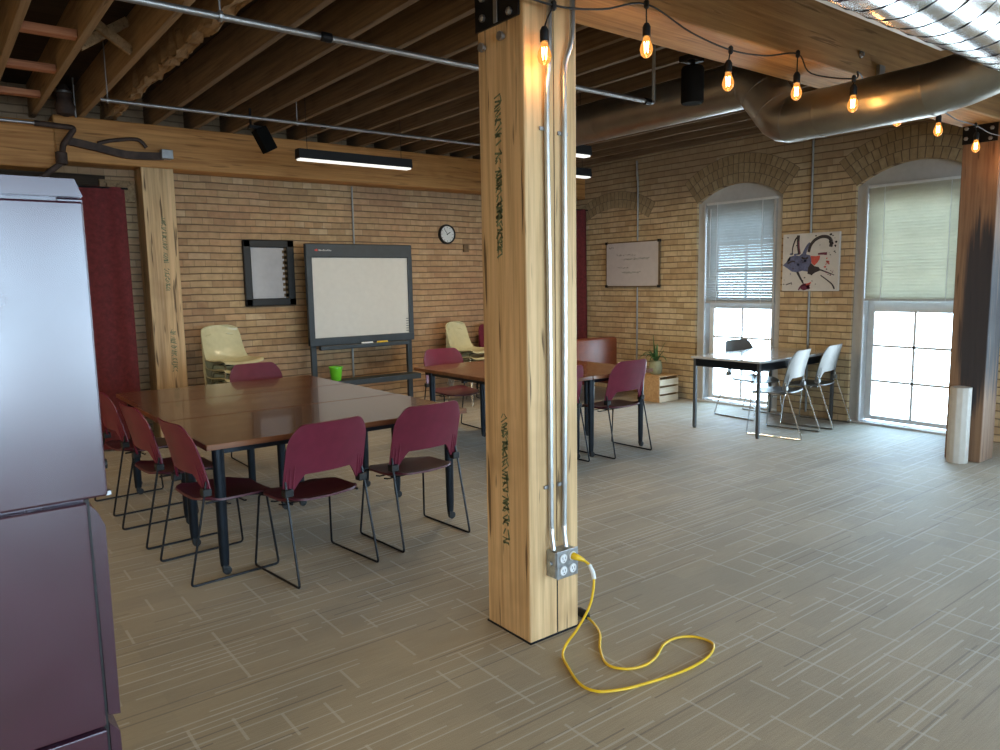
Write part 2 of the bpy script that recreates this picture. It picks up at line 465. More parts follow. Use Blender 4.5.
# ------------------------------------------------------------------ room shell
bm = NB(); box(bm, (XL - .3, YBK - .3, -.12), (XB + .35, YA + .35, 0)); struct('floor', bm, M['carpet'])
bm = NB(); box(bm, (XL - .3, YBK - .3, 3.5), (XB + .35, YA + .35, 3.6)); struct('ceiling', bm, M['deck'])
bm = NB(); box(bm, (XL - .3, YA, 0), (XB + .35, YA + .35, 3.5)); struct('wall_back', bm, M['brickA'])
bm = NB(); box(bm, (XL - .3, YBK - .3, 0), (XL, YA, 3.5)); struct('wall_left', bm, M['brickB'])

def arch_pts(c, hw, zs, zt, n=16, flip=False):
    h = zt - zs; R = (hw * hw + h * h) / (2 * h); z0 = zt - R
    a = math.asin(hw / R)
    out = []
    for k in range(n + 1):
        t = -a + 2 * a * k / n
        out.append((c + R * math.sin(t), z0 + R * math.cos(t)))
    return out[::-1] if flip else out

# window wall (X = XB) with arched openings
WIN = [5.515, 3.46, 1.40, -.66, -2.72, -4.78]
HW = .600; ZS = 2.53; ZT = 2.73; ZSILL = .02
bm = NB()
edges = [YA]
for c in WIN: edges += [c + HW, c - HW]
edges.append(YBK - .3)
for i in range(0, len(edges), 2):
    box(bm, (XB, edges[i + 1], 0), (XB + .35, edges[i], 3.5))
for c in WIN:
    ap = arch_pts(c, HW, ZS, ZT)
    prism(bm, ap + [(c + HW, 3.5), (c - HW, 3.5)], 'X', XB, XB + .35)
struct('wall_right', bm, M['brickB'])

# wall behind the viewer, with plain windows
WB = [(-2.2, -1.0), (-.5, .9), (1.4, 2.8), (3.3, 4.7), (5.2, 6.6)]
bm = NB()
xs = [XL - .3]
for a, b in WB: xs += [a, b]
xs.append(XB)
for i in range(0, len(xs), 2): box(bm, (xs[i], YBK - .3, 0), (xs[i + 1], YBK, 3.5))
for a, b in WB:
    box(bm, (a, YBK - .3, 0), (b, YBK, .12)); box(bm, (a, YBK - .3, 2.55), (b, YBK, 3.5))
struct('wall_front', bm, M['brickA'])

def arch_ring(bm, c, hw, zs, zt, rows=2, depth=.105, x=XB):
    h = zt - zs; R0 = (hw * hw + h * h) / (2 * h); z0 = zt - R0; a = math.asin(hw / R0)
    for r in range(rows):
        R1 = R0 + r * (depth + .008) + .006; R2 = R1 + depth
        n = int(2 * a * R1 / .070)
        for k in range(n):
            t0 = -a + 2 * a * (k + .08) / n; t1 = -a + 2 * a * (k + .92) / n
            P = [(c + R * math.sin(t), z0 + R * math.cos(t)) for R, t in ((R1, t0), (R1, t1), (R2, t1), (R2, t0))]
            prism(bm, P, 'X', x - .004, x + .02)

M['mortar'] = plain('dark_mortar', (.19, .145, .10), .9)
def arch_trim(nm, c, hw, zs, zt, rows):
    bm = NB(); arch_ring(bm, c, hw, zs, zt, rows); t = struct(nm, bm, M['archbrick'])
    h = zt - zs; R0 = (hw * hw + h * h) / (2 * h); z0 = zt - R0; a = math.asin(hw / R0)
    Ra, Rb = R0 + .003, R0 + rows * .113 + .004
    bm = NB()
    for k in range(24):
        t0 = -a + 2 * a * k / 24; t1 = -a + 2 * a * (k + 1) / 24
        prism(bm, [(c + R * math.sin(q), z0 + R * math.cos(q)) for R, q in ((Ra, t0), (Ra, t1), (Rb, t1), (Rb, t0))], 'X', XB - .001, XB + .015)
    obj('mortar_bed', bm, M['mortar'], t)
for i, c in enumerate(WIN[:3]): arch_trim('trim_%d' % (i + 1), c, HW - .005, ZS, ZT, 3)
arch_trim('trim_4', 7.55, .62, 2.42, 2.60, 2)

# windows
def make_window(i, c):
    r = bpy.data.objects.new('window_%d' % i, None); COL.objects.link(r); r['kind'] = 'structure'
    r.location = (XB, c, 0)
    x0, x1 = .035, .22
    # casing: jambs and arched head panel
    bm = NB()
    for s in (-1, 1):
        box(bm, (x0, s * (HW - .0), 0.0), (x1, s * (HW - .12), ZS), .004)
        box(bm, (x0 - .02, s * (HW - .09), 0.0), (x0, s * (HW - .12), ZS), .003)
    ap = arch_pts(0, HW, ZS, ZT - .0)
    prism(bm, ap + [(HW, 2.45), (-HW, 2.45)], 'X', x0 + .03, x1)
    obj('casing', bm, M['whiteg'], r)
    bm = NB(); box(bm, (.0, -HW, 0.0), (x1 + .1, HW, .02), .004); obj('sill', bm, M['white'], r)
    gw = HW - .12 - .065
    def sash(z0, z1, x, rows):
        bm = NB()
        for s in (-1, 1): box(bm, (x, s * (gw + .065), z0), (x + .045, s * gw, z1), .003)
        box(bm, (x, -gw, z1 - .115), (x + .045, gw, z1), .003); box(bm, (x, -gw, z0), (x + .045, gw, z0 + .045), .003)
        box(bm, (x + .01, -.012, z0 + .04), (x + .035, .012, z1 - .09))
        hh = (z1 - .1 - z0 - .045) / rows
        for k in range(1, rows): box(bm, (x + .01, -gw, z0 + .045 + hh * k - .012), (x + .035, gw, z0 + .045 + hh * k + .012))
        o = obj('sash', bm, M['white'], r)
        bm = NB(); box(bm, (x + .02, -gw, z0 + .04), (x + .024, gw, z1 - .09)); obj('pane', bm, M['glass'], o)
    sash(.035, 1.32, .13, 3); sash(1.30, 2.47, .178, 3)
for i, c in enumerate(WIN): make_window(i + 1, c)
for j, (a, b) in enumerate(WB):
    r = bpy.data.objects.new('window_%d' % (len(WIN) + j + 1), None); COL.objects.link(r); r['kind'] = 'structure'
    bm = NB()
    y0, y1 = YBK - .16, YBK - .1
    box(bm, (a, y0, .12), (a + .08, y1, 2.55)); box(bm, (b - .08, y0, .12), (b, y1, 2.55))
    box(bm, (a, y0, .12), (b, y1, .20)); box(bm, (a, y0, 2.47), (b, y1, 2.55)); box(bm, (a, y0, 1.62), (b, y1, 1.68))
    box(bm, ((a + b) / 2 - .015, y0 + .01, .15), ((a + b) / 2 + .015, y1 - .01, 2.5))
    o = obj('sash', bm, M['white'], r)
    bm = NB(); box(bm, (a + .02, y0 + .03, .15), (b - .02, y0 + .034, 2.5)); obj('pane', bm, M['glass'], o)

# ------------------------------------------------------------------ timber frame
def beam(name, label, a, b, mat, group=None, rough=.012):
    bm = NB(); box(bm, a, b, rough)
    return tag(obj(name, bm, mat), label, 'beam', group)
beam('timber_beam', 'heavy sawn timber beam running over the post with the power outlet', (XL, 2.39, ZB), (XB, 2.70, ZJ), M['beamX'])
beam('timber_beam', 'orange-brown timber beam along the back brick wall above the projection board', (1.12, 8.15, ZB - .02), (XB, 8.45, ZJ), M['beamA'])
beam('timber_beam', 'left-hand length of back-wall beam set slightly lower, left of the back post', (XL, 8.10, ZB - .10), (1.115, 8.45, 3.12), M['beamA'])

def post(label, x0, x1, y0, y1, mat, z1=ZB):
    t = thing('timber_post', label, 'post', (0, 0, 0))
    bm = NB(); box(bm, (x0, y0, 0), (x1, y1, z1), .008)
    bmesh.ops.subdivide_edges(bm, edges=bm.edges[:], cuts=0)
    obj('shaft', bm, mat, t)
    return t
mp = post('pale timber post in the foreground with metal conduits and a yellow cord plugged in', 2.0, 2.29, 2.40, 2.71, M['postZ'])
bm = NB(); box(bm, (1.996, 2.396, 0), (2.294, 2.714, .008)); obj('base_plate', bm, M['navy'], mp)
# crack down the right face under the outlet
bm = NB(); box(bm, (2.157, 2.397, .01), (2.161, 2.402, .30)); obj('groove', bm, M['blackp'], mp)
bm = NB(); box(bm, (2.157, 2.397, .44), (2.1595, 2.402, 2.79)); obj('groove', bm, M['fade'], mp)
# bearing plate with bolts
def bearing(t, x0, x1, y0, y1, face):
    bm = NB()
    if face == 'X':
        box(bm, (x0 - .012, y0 + .02, 2.655), (x0, y1 - .0, ZB), .002)
        p = obj('steel_plate', bm, M['black'], t)
        for y, z in ((y0 + .06, 2.76), (y0 + .25, 2.70), (y0 + .07, 2.68), (y0 + .25, 2.78)):
            bm = NB(); lathe(bm, [(.016, 0), (.016, .012), (.008, .016)], (0, 0, 0), 6, 'X')
            bmesh.ops.rotate(bm, verts=bm.verts[:], cent=(0, 0, 0), matrix=Matrix.Rotation(PI, 3, 'Z'))
            bmesh.ops.translate(bm, verts=bm.verts[:], vec=(x0 - .012, y, z))
            obj('bolt', bm, M['steel'], p)
    else:
        box(bm, (x0 - .02, y0 - .012, 2.69), (x1 + .02, y0, ZB), .002); box(bm, (x0 - .02, y0 - .012, ZB - .012), (x1 + .02, y1, ZB))
        p = obj('steel_plate', bm, M['black'], t)
        for x in (x0 + .04, x0 + .12, x0 + .21):
            bm = NB(); lathe(bm, [(.018, 0), (.018, -.012), (.008, -.016)], (x, y0 - .012, 2.745), 6, 'Y')
            obj('bolt', bm, M['steel'], p)
bearing(mp, 2.0, 2.29, 2.40, 2.71, 'X')
bm = NB(); box(bm, (1.982, 2.55, 2.66), (1.988, 2.575, 2.79), .002); obj('strap', bm, M['steel'], mp)
for y, z in ((2.66, 2.585), (2.53, 2.60)):
    bm = NB(); lathe(bm, [(.012, 0), (.012, .01), (.019, .012), (.019, .024)], (0, 0, 0), 10, 'X')
    bmesh.ops.rotate(bm, verts=bm.verts[:], cent=(0, 0, 0), matrix=Matrix.Rotation(PI, 3, 'Z'))
    bmesh.ops.translate(bm, verts=bm.verts[:], vec=(2.0, y, z)); obj('bolt', bm, M['steel'], mp)
# faded green mill stamps on the left face: broken strokes that cannot be read
def stamp(t, x, yc, z0, z1, w, seed, flat='X', dens=1.0):
    rnd = random.Random(seed); bm = NB(); z = z0
    while z < z1:
        h = rnd.uniform(.012, .03)
        if rnd.random() < .82 * dens:
            k = rnd.choice((0, 1, 2, 3))
            ya, yb = yc - w / 2 + rnd.uniform(0, w * .2), yc + w / 2 - rnd.uniform(0, w * .2)
            segs = []
            if k in (0, 3): segs.append((ya, z, yb, z + rnd.uniform(-.006, .006)))
            if k in (1, 3): segs.append((ya, z, ya + rnd.uniform(0, w * .4), z + h))
            if k in (2, 0): segs.append((yb, z, ya, z + h))
            if k == 1: segs.append((yb, z, yb - w * .3, z + h))
            for (p, q, r_, s_) in segs:
                a, b_ = Vector((p, q)), Vector((r_, s_)); d = (b_ - a)
                if d.length < .004: continue
                nrm = Vector((-d.y, d.x)).normalized() * rnd.uniform(.002, .0045)
                poly = [a + nrm, b_ + nrm, b_ - nrm, a - nrm]
                if flat == 'X': prism(bm, [(v.x, v.y) for v in poly], 'X', x - .0012, x + .001)
                else: prism(bm, [(v.x, v.y) for v in poly], 'Y', x - .0012, x + .001)
        z += h * .75
    if len(bm.verts): obj('mill_stamp', bm, M['stamp'], t)
    else: bm.free()
stamp(mp, 2.0, 2.575, 1.70, 2.38, .05, 3); stamp(mp, 2.0, 2.575, 1.72, 2.05, .045, 13)
stamp(mp, 2.0, 2.565, .36, 1.0, .05, 5, dens=.9); stamp(mp, 2.0, 2.562, .50, .98, .045, 21, dens=.8)

bp = post('orange timber post standing against the back brick wall beside the red curtain', 1.845, 2.15, 8.15, 8.45, M['postZ'], ZB - .02)
stamp(bp, 8.15, 2.02, 1.55, 2.3, .05, 8, 'Y'); stamp(bp, 8.15, 2.035, .72, 1.15, .06, 9, 'Y')
rp = post('dark black-patched timber post at the right edge in front of the windows', 6.97, 7.25, 2.40, 2.68, M['postDark'])
bearing(rp, 6.97, 7.25, 2.40, 2.68, 'X')

# joists
JX = [-2.75, -2.375, -2.0, -1.625, -1.25, -.875, -.5, -.13, .245, .62, .99, 1.36, 1.62, 2.0] + [2.39 + .375 * k for k in range(15)]
jg = 'ceiling joists under the deck'
bm = NB(); box(bm, (-.025, YBK, ZJ), (.025, YA, 3.5), .004)
j0 = None
for k, x in enumerate(JX):
    pale = x in (.62, .99, 1.36)
    if x == 1.62:
        bm2 = NB(); box(bm2, (-.03, YBK, ZJ + .02), (.045, YA, 3.5), .004)
        bmesh.ops.subdivide_edges(bm2, edges=[e for e in bm2.edges if abs((e.verts[0].co - e.verts[1].co).y) > 2], cuts=140)
        for v in bm2.verts:
            if v.co.z < 3.3: v.co.z += random.uniform(0, .05); v.co.x += random.uniform(-.02, .02)
        o = obj('ceiling_joist', bm2, M['joist_pale'], loc=(x, 0, 0))
        tag(o, 'ragged splintered pale joist above the left end of the meeting table', 'joist', 'splintered joist')
        continue
    if j0 is None:
        j0 = obj('ceiling_joist', bm, M['joist']); j0.location = (x, 0, 0)
        tag(j0, 'brown wooden joist spanning beneath the dark ceiling deck', 'joist', jg); o = j0
    else:
        o = j0.copy(); COL.objects.link(o); o.location = (x, 0, 0)
    if pale:  # paler wood copy puts the light on these left joists into their colour
        o.data = o.data.copy(); o.data.materials[0] = M['joist_pale']
        o['label'] = 'pale wooden joist at upper left over the maroon cabinet'; o['group'] = 'pale joists over the cabinet'
for (y, lab) in ((5.66, 'red-brown blocking board between joists, nearest of three'), (6.61, 'red-brown blocking board between joists, middle of three'), (7.53, 'red-brown blocking board between joists, farthest of three')):
    bm = NB(); box(bm, (.647, y, ZJ + .01), (.963, y + .09, ZJ + .06), .004)
    tag(obj('blocking_board', bm, M['redwood']), lab, 'board', 'blocking boards at upper left')
bm = NB()
for s in (0, 1):
    d = Vector((.32, 0, .22 if s else -.22))
    a = Vector((1.015, 5.9 + .06 * s, 3.24 if s else 3.46))
    rot = d.to_track_quat('X', 'Z').to_matrix()
    c = a + d / 2
    box(bm, c - Vector((d.length / 2, .02, .032)), c + Vector((d.length / 2, .02, .032)), .003, rot=rot)
tag(obj('cross_bridging', bm, M['joist_pale']), 'pale crossed bridging strips between two joists at upper left', 'bridging')

# ------------------------------------------------------------------ ducts and pipes
def ring_duct(name, label, path, r, mat, seams, parent=None):
    pass
dk = thing('supply_duct', 'dull grey round duct bending under the main timber beam', 'duct')
seg1 = [(4.4, 5.55, 2.85), (4.4, 2.99, 2.85)]
bm = NB(); tube(bm, seg1, .152, 32, caps=False); lathe(bm, [(.152, -.001), (.150, .002)], (0, 0, 0), 32, 'Y')
bmesh.ops.translate(bm, verts=bm.verts[-64:], vec=(4.4, 5.55, 2.85)); obj('duct_section', bm, M['duct'], dk, True)
A = Vector((4.4, 2.99, 2.85)); B = Vector((4.4, 2.68, 2.57))
el = [A + Vector((0, .03, 0)), A, A + Vector((0, -.04, -.010)), A + Vector((0, -.08, -.035)), A + Vector((.0, -.11, -.08)), (A + B) / 2, B + Vector((0, .11, .08)), B + Vector((0, .08, .035)), B + Vector((0, .04, .01)), B, B + Vector((0, -.03, 0))]
bm = NB(); tube(bm, el, [.152, .152, .152, .150, .148, .146, .144, .142, .141, .140, .140], 32, caps=False); obj('elbow', bm, M['duct'], dk, True)
seg2 = [B, Vector((4.4, 1.86, 2.58))]
bm = NB(); tube(bm, seg2, .140, 32, caps=False); obj('duct_section', bm, M['duct'], dk, True)
C1 = Vector((4.4, 1.86, 2.58))
seg3 = [C1 + Vector((0, .04, 0)), C1, C1 + Vector((.03, -.15, .03)), C1 + Vector((.08, -.32, .09)), C1 + Vector((.16, -.55, .20))]
bm = NB(); tube(bm, seg3, .140, 32, caps=False); obj('elbow', bm, M['duct'], dk, True)
def seam(p, t, r, par, name='seam_ring', mat=None, w=.009, h=.0022):
    t = Vector(t).normalized(); p = Vector(p)
    bm = NB(); tube(bm, [p - t * w, p - t * w * .4, p + t * w * .4, p + t * w], [r + .001, r + h, r + h, r + .001], 32, caps=False)
    obj(name, bm, mat or M['steel'], par, True)
for i in (1, 4, 6, 9):
    P = [Vector(v) for v in el]; q = P[i]
    tt = (P[min(i + 1, 10)] - P[max(i - 1, 0)])
    seam(q, tt, .1535 - .0015 * i, dk, mat=M['steel'], w=.005)
for p, t in ((C1, (0, -1, .1)), (seg3[3], (.1, -.3, .1)), ((4.4, 2.47, 2.572), (0, -1, 0))): seam(p, t, .140, dk, mat=M['duct'])
for y in (4.3, 5.5): seam((4.4, y, 2.85), (0, 1, 0), .152, dk, mat=M['duct'])

sp = thing('spiral_duct', 'large shiny spiral-seamed round duct at the upper right corner', 'duct')
cy, cz, R = 1.33, 2.80, .28
bm = NB(); tube(bm, [(1.6, cy, cz), (7.4, cy, cz)], R, 48); obj('duct_section', bm, M['ductspiral'], sp, True)
bm = NB()
pts = []
x = 1.62
n = 0
while x < 7.35:
    a = n * 2 * PI / 24; pts.append((x, cy + (R + .001) * math.cos(a), cz + (R + .001) * math.sin(a))); n += 1; x += .165 / 24
tube(bm, pts, .0032, 5); obj('spiral_seam', bm, M['navy'], sp, True)
bm = NB(); box(bm, (1.6, cy + .235, 2.645), (3.93, cy + .30, 2.665), .003); 
for v in bm.verts: pass
obj('flange', bm, M['white'], sp)
for x in (2.4, 5.6):
    bm = NB(); tube(bm, [(x, cy + math.cos(a) * (R + .006), cz + math.sin(a) * (R + .006)) for a in [PI + PI * k / 16 for k in range(17)]], .006, 6)
    tube(bm, [(x, cy - R, cz), (x, cy - R, 3.5)], .004, 6); tube(bm, [(x, cy + R, cz), (x, cy + R, 3.5)], .004, 6)
    obj('hanger', bm, M['steel'], sp)

def pipe(label, pts, r, mat, hangs=(), couplings=(), name='sprinkler_pipe', rad=.03):
    t = thing(name, label, 'pipe')
    bm = NB(); tube(bm, roundpath(pts, rad), r, 12); obj('pipe_run', bm, mat, t, True)
    for p, top in hangs:
        bm = NB(); tube(bm, [Vector(p) + Vector((0, 0, r)), (p[0], p[1], top)], .005, 6)
        lathe(bm, [(r * 1.5, -.008), (r * 1.6, 0), (r * 1.5, .008)], p, 12, 'X'); obj('hanger', bm, M['steel'], t)
    for p in couplings:
        bm = NB(); lathe(bm, [(r * 1.05, -.03), (r * 1.5, -.025), (r * 1.5, .025), (r * 1.05, .03)], p, 12, 'X'); obj('coupling', bm, M['black'], t, True)
    return t
pipe('grey pipe hung under the joists, nearer of two, ending beside the black speaker', [(-2.9, 3.60, 2.82), (4.18, 3.61, 2.82)], .016, M['steel'],
     [((1.2, 3.60, 2.82), 3.5), ((3.17, 3.61, 2.82), 3.5)], [(1.72, 3.60, 2.82), (4.12, 3.61, 2.82)])
pipe('thin grey pipe hung under the joists, farther of two, near the back wall', [(1.25, 6.64, 3.05), (4.9, 6.62, 3.05)], .015, M['steel'],
     [((2.85, 6.64, 3.05), 3.5), ((1.3, 6.64, 3.05), 3.5)], [(3.1, 6.64, 3.05), (4.2, 6.64, 3.05)])
bm = NB(); tube(bm, [(4.185, 3.61, 2.82), (4.185, 3.61, 3.2)], .012, 8)
tag(obj('hanger_rod', bm, M['greypipe']), 'short grey hanger rod at the right end of the nearer pipe', 'rod')

# silver pipe, fittings and iron bracket by the back beam at far left
t = thing('sprinkler_riser', 'dark iron pipe riser with elbows over the left part of the back beam', 'pipe')
bm = NB(); tube(bm, [(-1.5, 7.98, 3.07), (1.0, 7.98, 3.07)], .016, 10); obj('silver_run', bm, M['steel'], t, True)
bm = NB(); tube(bm, roundpath([(.95, 7.98, 3.07), (1.27, 7.98, 3.06), (1.16, 7.98, 2.90), (1.14, 7.98, 2.74), (.94, 7.98, 2.57), (.7, 8.0, 2.45)], .04), .026, 10); obj('riser', bm, M['rust'], t, True)
bm = NB(); lathe(bm, [(.03, -.06), (.05, -.05), (.05, .05), (.03, .06)], (1.14, 7.98, 2.78), 12); obj('coupling', bm, M['rust'], t, True)
t = thing('sprinkler_valve', 'round rusty valve fitting above the back beam at far left', 'valve')
bm = NB(); lathe(bm, [(.02, -.14), (.07, -.12), (.085, -.05), (.06, 0), (.07, .04), (.05, .10), (.02, .14)], (1.2, 7.95, 3.29), 16); obj('valve_body', bm, M['rust'], t, True)
bm = NB(); tube(bm, [(1.28, 7.95, 3.15), (1.28, 7.95, 3.5)], .008, 6); obj('rod', bm, M['steel'], t)
bm = NB(); lathe(bm, [(.05, -.012), (.065, -.008), (.065, .008), (.05, .012)], (1.2, 7.95, 3.36), 16); obj('collar', bm, M['steel'], t, True)
t = thing('iron_bracket', 'bent dark iron bar across the beam above the back post', 'bracket')
bm = NB()
P = smoothpts([(1.2, 8.08, 2.96), (1.45, 8.08, 2.92), (1.7, 8.08, 2.875), (1.95, 8.08, 2.88), (2.05, 8.08, 2.89)], 6)
for i in range(len(P) - 1):
    a, b = P[i], P[i + 1]
    prism(bm, [(a.x, a.z - .035), (b.x, b.z - .035), (b.x, b.z + .035), (a.x, a.z + .035)], 'Y', 8.06, 8.11)
obj('bar', bm, M['rust'], t)
bm = NB(); box(bm, (2.02, 8.03, 2.86), (2.13, 8.13, 2.95), .006); obj('end_clamp', bm, M['steel'], t)
bm = NB(); tube(bm, smoothpts([(1.47, 8.1, 2.96), (1.6, 8.1, 3.0), (1.82, 8.1, 3.03), (1.9, 8.1, 2.96)], 5), .018, 6); obj('hook', bm, M['rust'], t)

# conduits
def conduit(label, pts, r=.012, clips=(), name='conduit'):
    t = thing(name, label, 'conduit')
    bm = NB(); tube(bm, smoothpts(pts, 6) if len(pts) > 2 else pts, r, 10); obj('tube_run', bm, M['emt'] if 'post' in label else M['greypipe'], t, True)
    for c, ax in clips:
        bm = NB()
        if ax == 'Y': box(bm, (c[0] - .035, c[1] + .006, c[2] - .008), (c[0] + .02, c[1] + .014, c[2] + .008), .002)
        else: box(bm, (c[0] + .004, c[1] - .03, c[2] - .01), (c[0] + .012, c[1] + .03, c[2] + .01), .002)
        obj('clip', bm, M['steel'], t)
    return t
ob = Vector((2.19, 2.40, .355))
conduit('left of two metal conduits running down the foreground post', [(2.118, 2.375, ZB), (2.112, 2.375, 2.5), (2.106, 2.384, 2.3), (2.112, 2.384, 1.5), (2.112, 2.384, .62), (2.106, 2.375, .50), (2.104, 2.36, .42)], .0115, [((2.108, 2.384, 2.22), 'Y'), ((2.116, 2.384, .70), 'Y')])
conduit('right of two metal conduits running down the foreground post', [(2.236, 2.37, ZB), (2.236, 2.37, 2.60), (2.208, 2.384, 2.48), (2.205, 2.384, 2.3), (2.200, 2.384, 1.5), (2.192, 2.384, .62), (2.180, 2.375, .50), (2.176, 2.36, .42)], .0115, [((2.21, 2.384, 2.21), 'Y'), ((2.197, 2.384, .70), 'Y')])
conduit('grey conduit on the brick above the projection board', [(4.28, 8.436, 2.77), (4.28, 8.436, 2.07)], .011)
conduit('grey conduit on the brick below the projection board', [(4.2, 8.436, .95), (4.2, 8.436, .3)], .013)
conduit('grey conduit behind the small whiteboard on the window wall', [(7.936, 7.13, 3.2), (7.936, 7.13, 2.95), (7.936, 7.11, 2.8), (7.936, 7.11, .05)], .012)
conduit('grey conduit behind the splatter painting between two windows', [(7.936, 4.56, 3.2), (7.936, 4.54, .05)], .012)

# quad outlet
t = thing('outlet_box', 'grey metal four-socket outlet box low on the foreground post', 'outlet', (-.030, 0, 0))
bm = NB(); box(bm, (2.125, 2.338, .295), (2.245, 2.40, .415), .005); obj('back_box', bm, M['boxmetal'], t)
bm = NB(); box(bm, (2.128, 2.330, .292), (2.254, 2.338, .420), .004); fp = obj('cover_plate', bm, M['boxmetal'], t)
for x in (2.163, 2.219):
    for z in (.328, .384):
        bm = NB(); lathe(bm, [(.021, 0), (.021, -.004), (.019, -.006)], (x, 2.331, z), 20, 'Y'); s = obj('socket', bm, M['outlet'], fp, True)
        bm = NB(); box(bm, (x - .008, 2.3235, z - .002), (x - .006, 2.3245, z + .009)); box(bm, (x + .006, 2.3235, z - .002), (x + .008, 2.3245, z + .009)); box(bm, (x - .002, 2.3235, z - .012), (x + .002, 2.3245, z - .008))
        obj('slot', bm, M['blackp'], t)
bm = NB(); lathe(bm, [(.012, 0), (.012, .02), (.006, .024)], (2.115, 2.37, .36), 8, 'X'); obj('knockout_screw', bm, M['boxmetal'], t)

# extension cord
cord = thing('extension_cord', 'yellow extension cord looping over the carpet from the post outlet', 'cord')
cp = [(2.216, 2.29, .37), (2.232, 2.262, .345), (2.236, 2.245, .30), (2.222, 2.235, .24), (2.195, 2.235, .17), (2.135, 2.245, .09), (2.08, 2.255, .035), (2.035, 2.23, .008), (1.99, 2.15, .006), (1.935, 2.02, .006), (1.95, 1.94, .006), (2.03, 1.89, .006), (2.13, 1.86, .006), (2.32, 1.825, .006),
      (2.48, 1.828, .006), (2.585, 1.865, .006), (2.62, 1.91, .006), (2.60, 1.985, .006), (2.53, 2.025, .006), (2.44, 2.02, .006), (2.33, 1.97, .006), (2.24, 1.955, .006), (2.16, 1.985, .006), (2.13, 2.06, .006), (2.20, 2.17, .006), (2.30, 2.27, .006), (2.345, 2.35, .008), (2.36, 2.42, .016)]
bm = NB(); tube(bm, smoothpts(cp, 8), .0058, 8); obj('cable', bm, M['yellow'], cord, True)
bm = NB(); tube(bm, [(2.189, 2.327, .384), (2.192, 2.305, .383), (2.202, 2.297, .378), (2.218, 2.286, .368)], [.017, .015, .012, .008], 12); obj('plug', bm, M['yellow'], cord, True)
bm = NB(); tube(bm, [(2.229, 2.266, .352), (2.236, 2.25, .318), (2.234, 2.241, .292)], [.009, .0105, .010], 10); obj('warning_tag', bm, M['white'], cord, True)
bm = NB(); tube(bm, [(2.355, 2.405, .018), (2.362, 2.425, .022), (2.364, 2.47, .022), (2.364, 2.485, .022)], [.012, .021, .021, .016], 14); obj('connector', bm, M['blackp'], cord, True)

# ------------------------------------------------------------------ string lights
sl = thing('string_light_cable', 'black cafe-light cable draped along the main timber beam', 'cable')
YW = 2.33
YS = {5: 2.16}
BX = [1.43, 2.04, 2.64, 3.24, 3.85, 4.13, 5.02, 5.62, 6.27, 6.83]
BZ = [2.50, 2.50, 2.625, 2.565, 2.60, 2.54, 2.59, 2.59, 2.54, 2.52]
NX = [(1.43, 2.76), (2.10, 2.685), (2.65, 2.80), (3.27, 2.71), (3.87, 2.79), (4.15, 2.665), (5.02, 2.73), (5.62, 2.72), (6.27, 2.68), (6.83, 2.66)]
wp = []
for i in range(len(NX)):
    x, z = NX[i]; wp.append((x, YS.get(i, YW), z))
    if i == 5: wp += [(4.30, 2.22, 2.738), (4.48, 2.28, 2.738)]
    if i + 1 < len(NX):
        x2, z2 = NX[i + 1]; wp.append(((x + x2) / 2, YW, (z + z2) / 2 - .018))
bm = NB(); tube(bm, smoothpts(wp, 6), .0042, 6); obj('wire', bm, M['blackp'], sl, True)
def bulb_glass():
    m = bpy.data.materials.new('amber_bulb_glass'); m.use_nodes = True
    nt = m.node_tree; nt.nodes.clear()
    out = node(nt, 'ShaderNodeOutputMaterial'); t_ = node(nt, 'ShaderNodeBsdfTransparent'); g = node(nt, 'ShaderNodeBsdfGlossy'); e = node(nt, 'ShaderNodeEmission')
    g.inputs['Roughness'].default_value = .05; t_.inputs[0].default_value = (1, .72, .40, 1)
    e.inputs[0].default_value = (1, .42, .10, 1); e.inputs[1].default_value = 1.2
    f = node(nt, 'ShaderNodeFresnel'); f.inputs[0].default_value = 1.4
    mx = node(nt, 'ShaderNodeMixShader'); L(nt, f.outputs[0], mx.inputs[0]); L(nt, t_.outputs[0], mx.inputs[1]); L(nt, g.outputs[0], mx.inputs[2])
    mx2 = node(nt, 'ShaderNodeMixShader'); mx2.inputs[0].default_value = .35; L(nt, mx.outputs[0], mx2.inputs[1]); L(nt, e.outputs[0], mx2.inputs[2])
    L(nt, mx2.outputs[0], out.inputs[0]); return m
M['bulbg'] = bulb_glass()
M['filament'] = emit_mat('glowing_filament', (1.0, .62, .25), 60)
BL = {1: 'glowing amber bulb hanging in front of the foreground post', 2: 'glowing amber bulb first to the right of the foreground post', 3: 'glowing amber bulb second to the right of the foreground post, nearest the black speaker',
      4: 'glowing amber bulb hanging beside the duct elbow', 5: 'glowing amber bulb in front of the straight grey duct', 6: 'glowing amber bulb half hidden under the grey duct',
      7: 'glowing amber bulb above the top of the right window arch', 8: 'glowing amber bulb just below the plate of the dark post, left one', 9: 'glowing amber bulb at the right edge on the dark post', 0: 'glowing amber bulb left of the foreground post'}
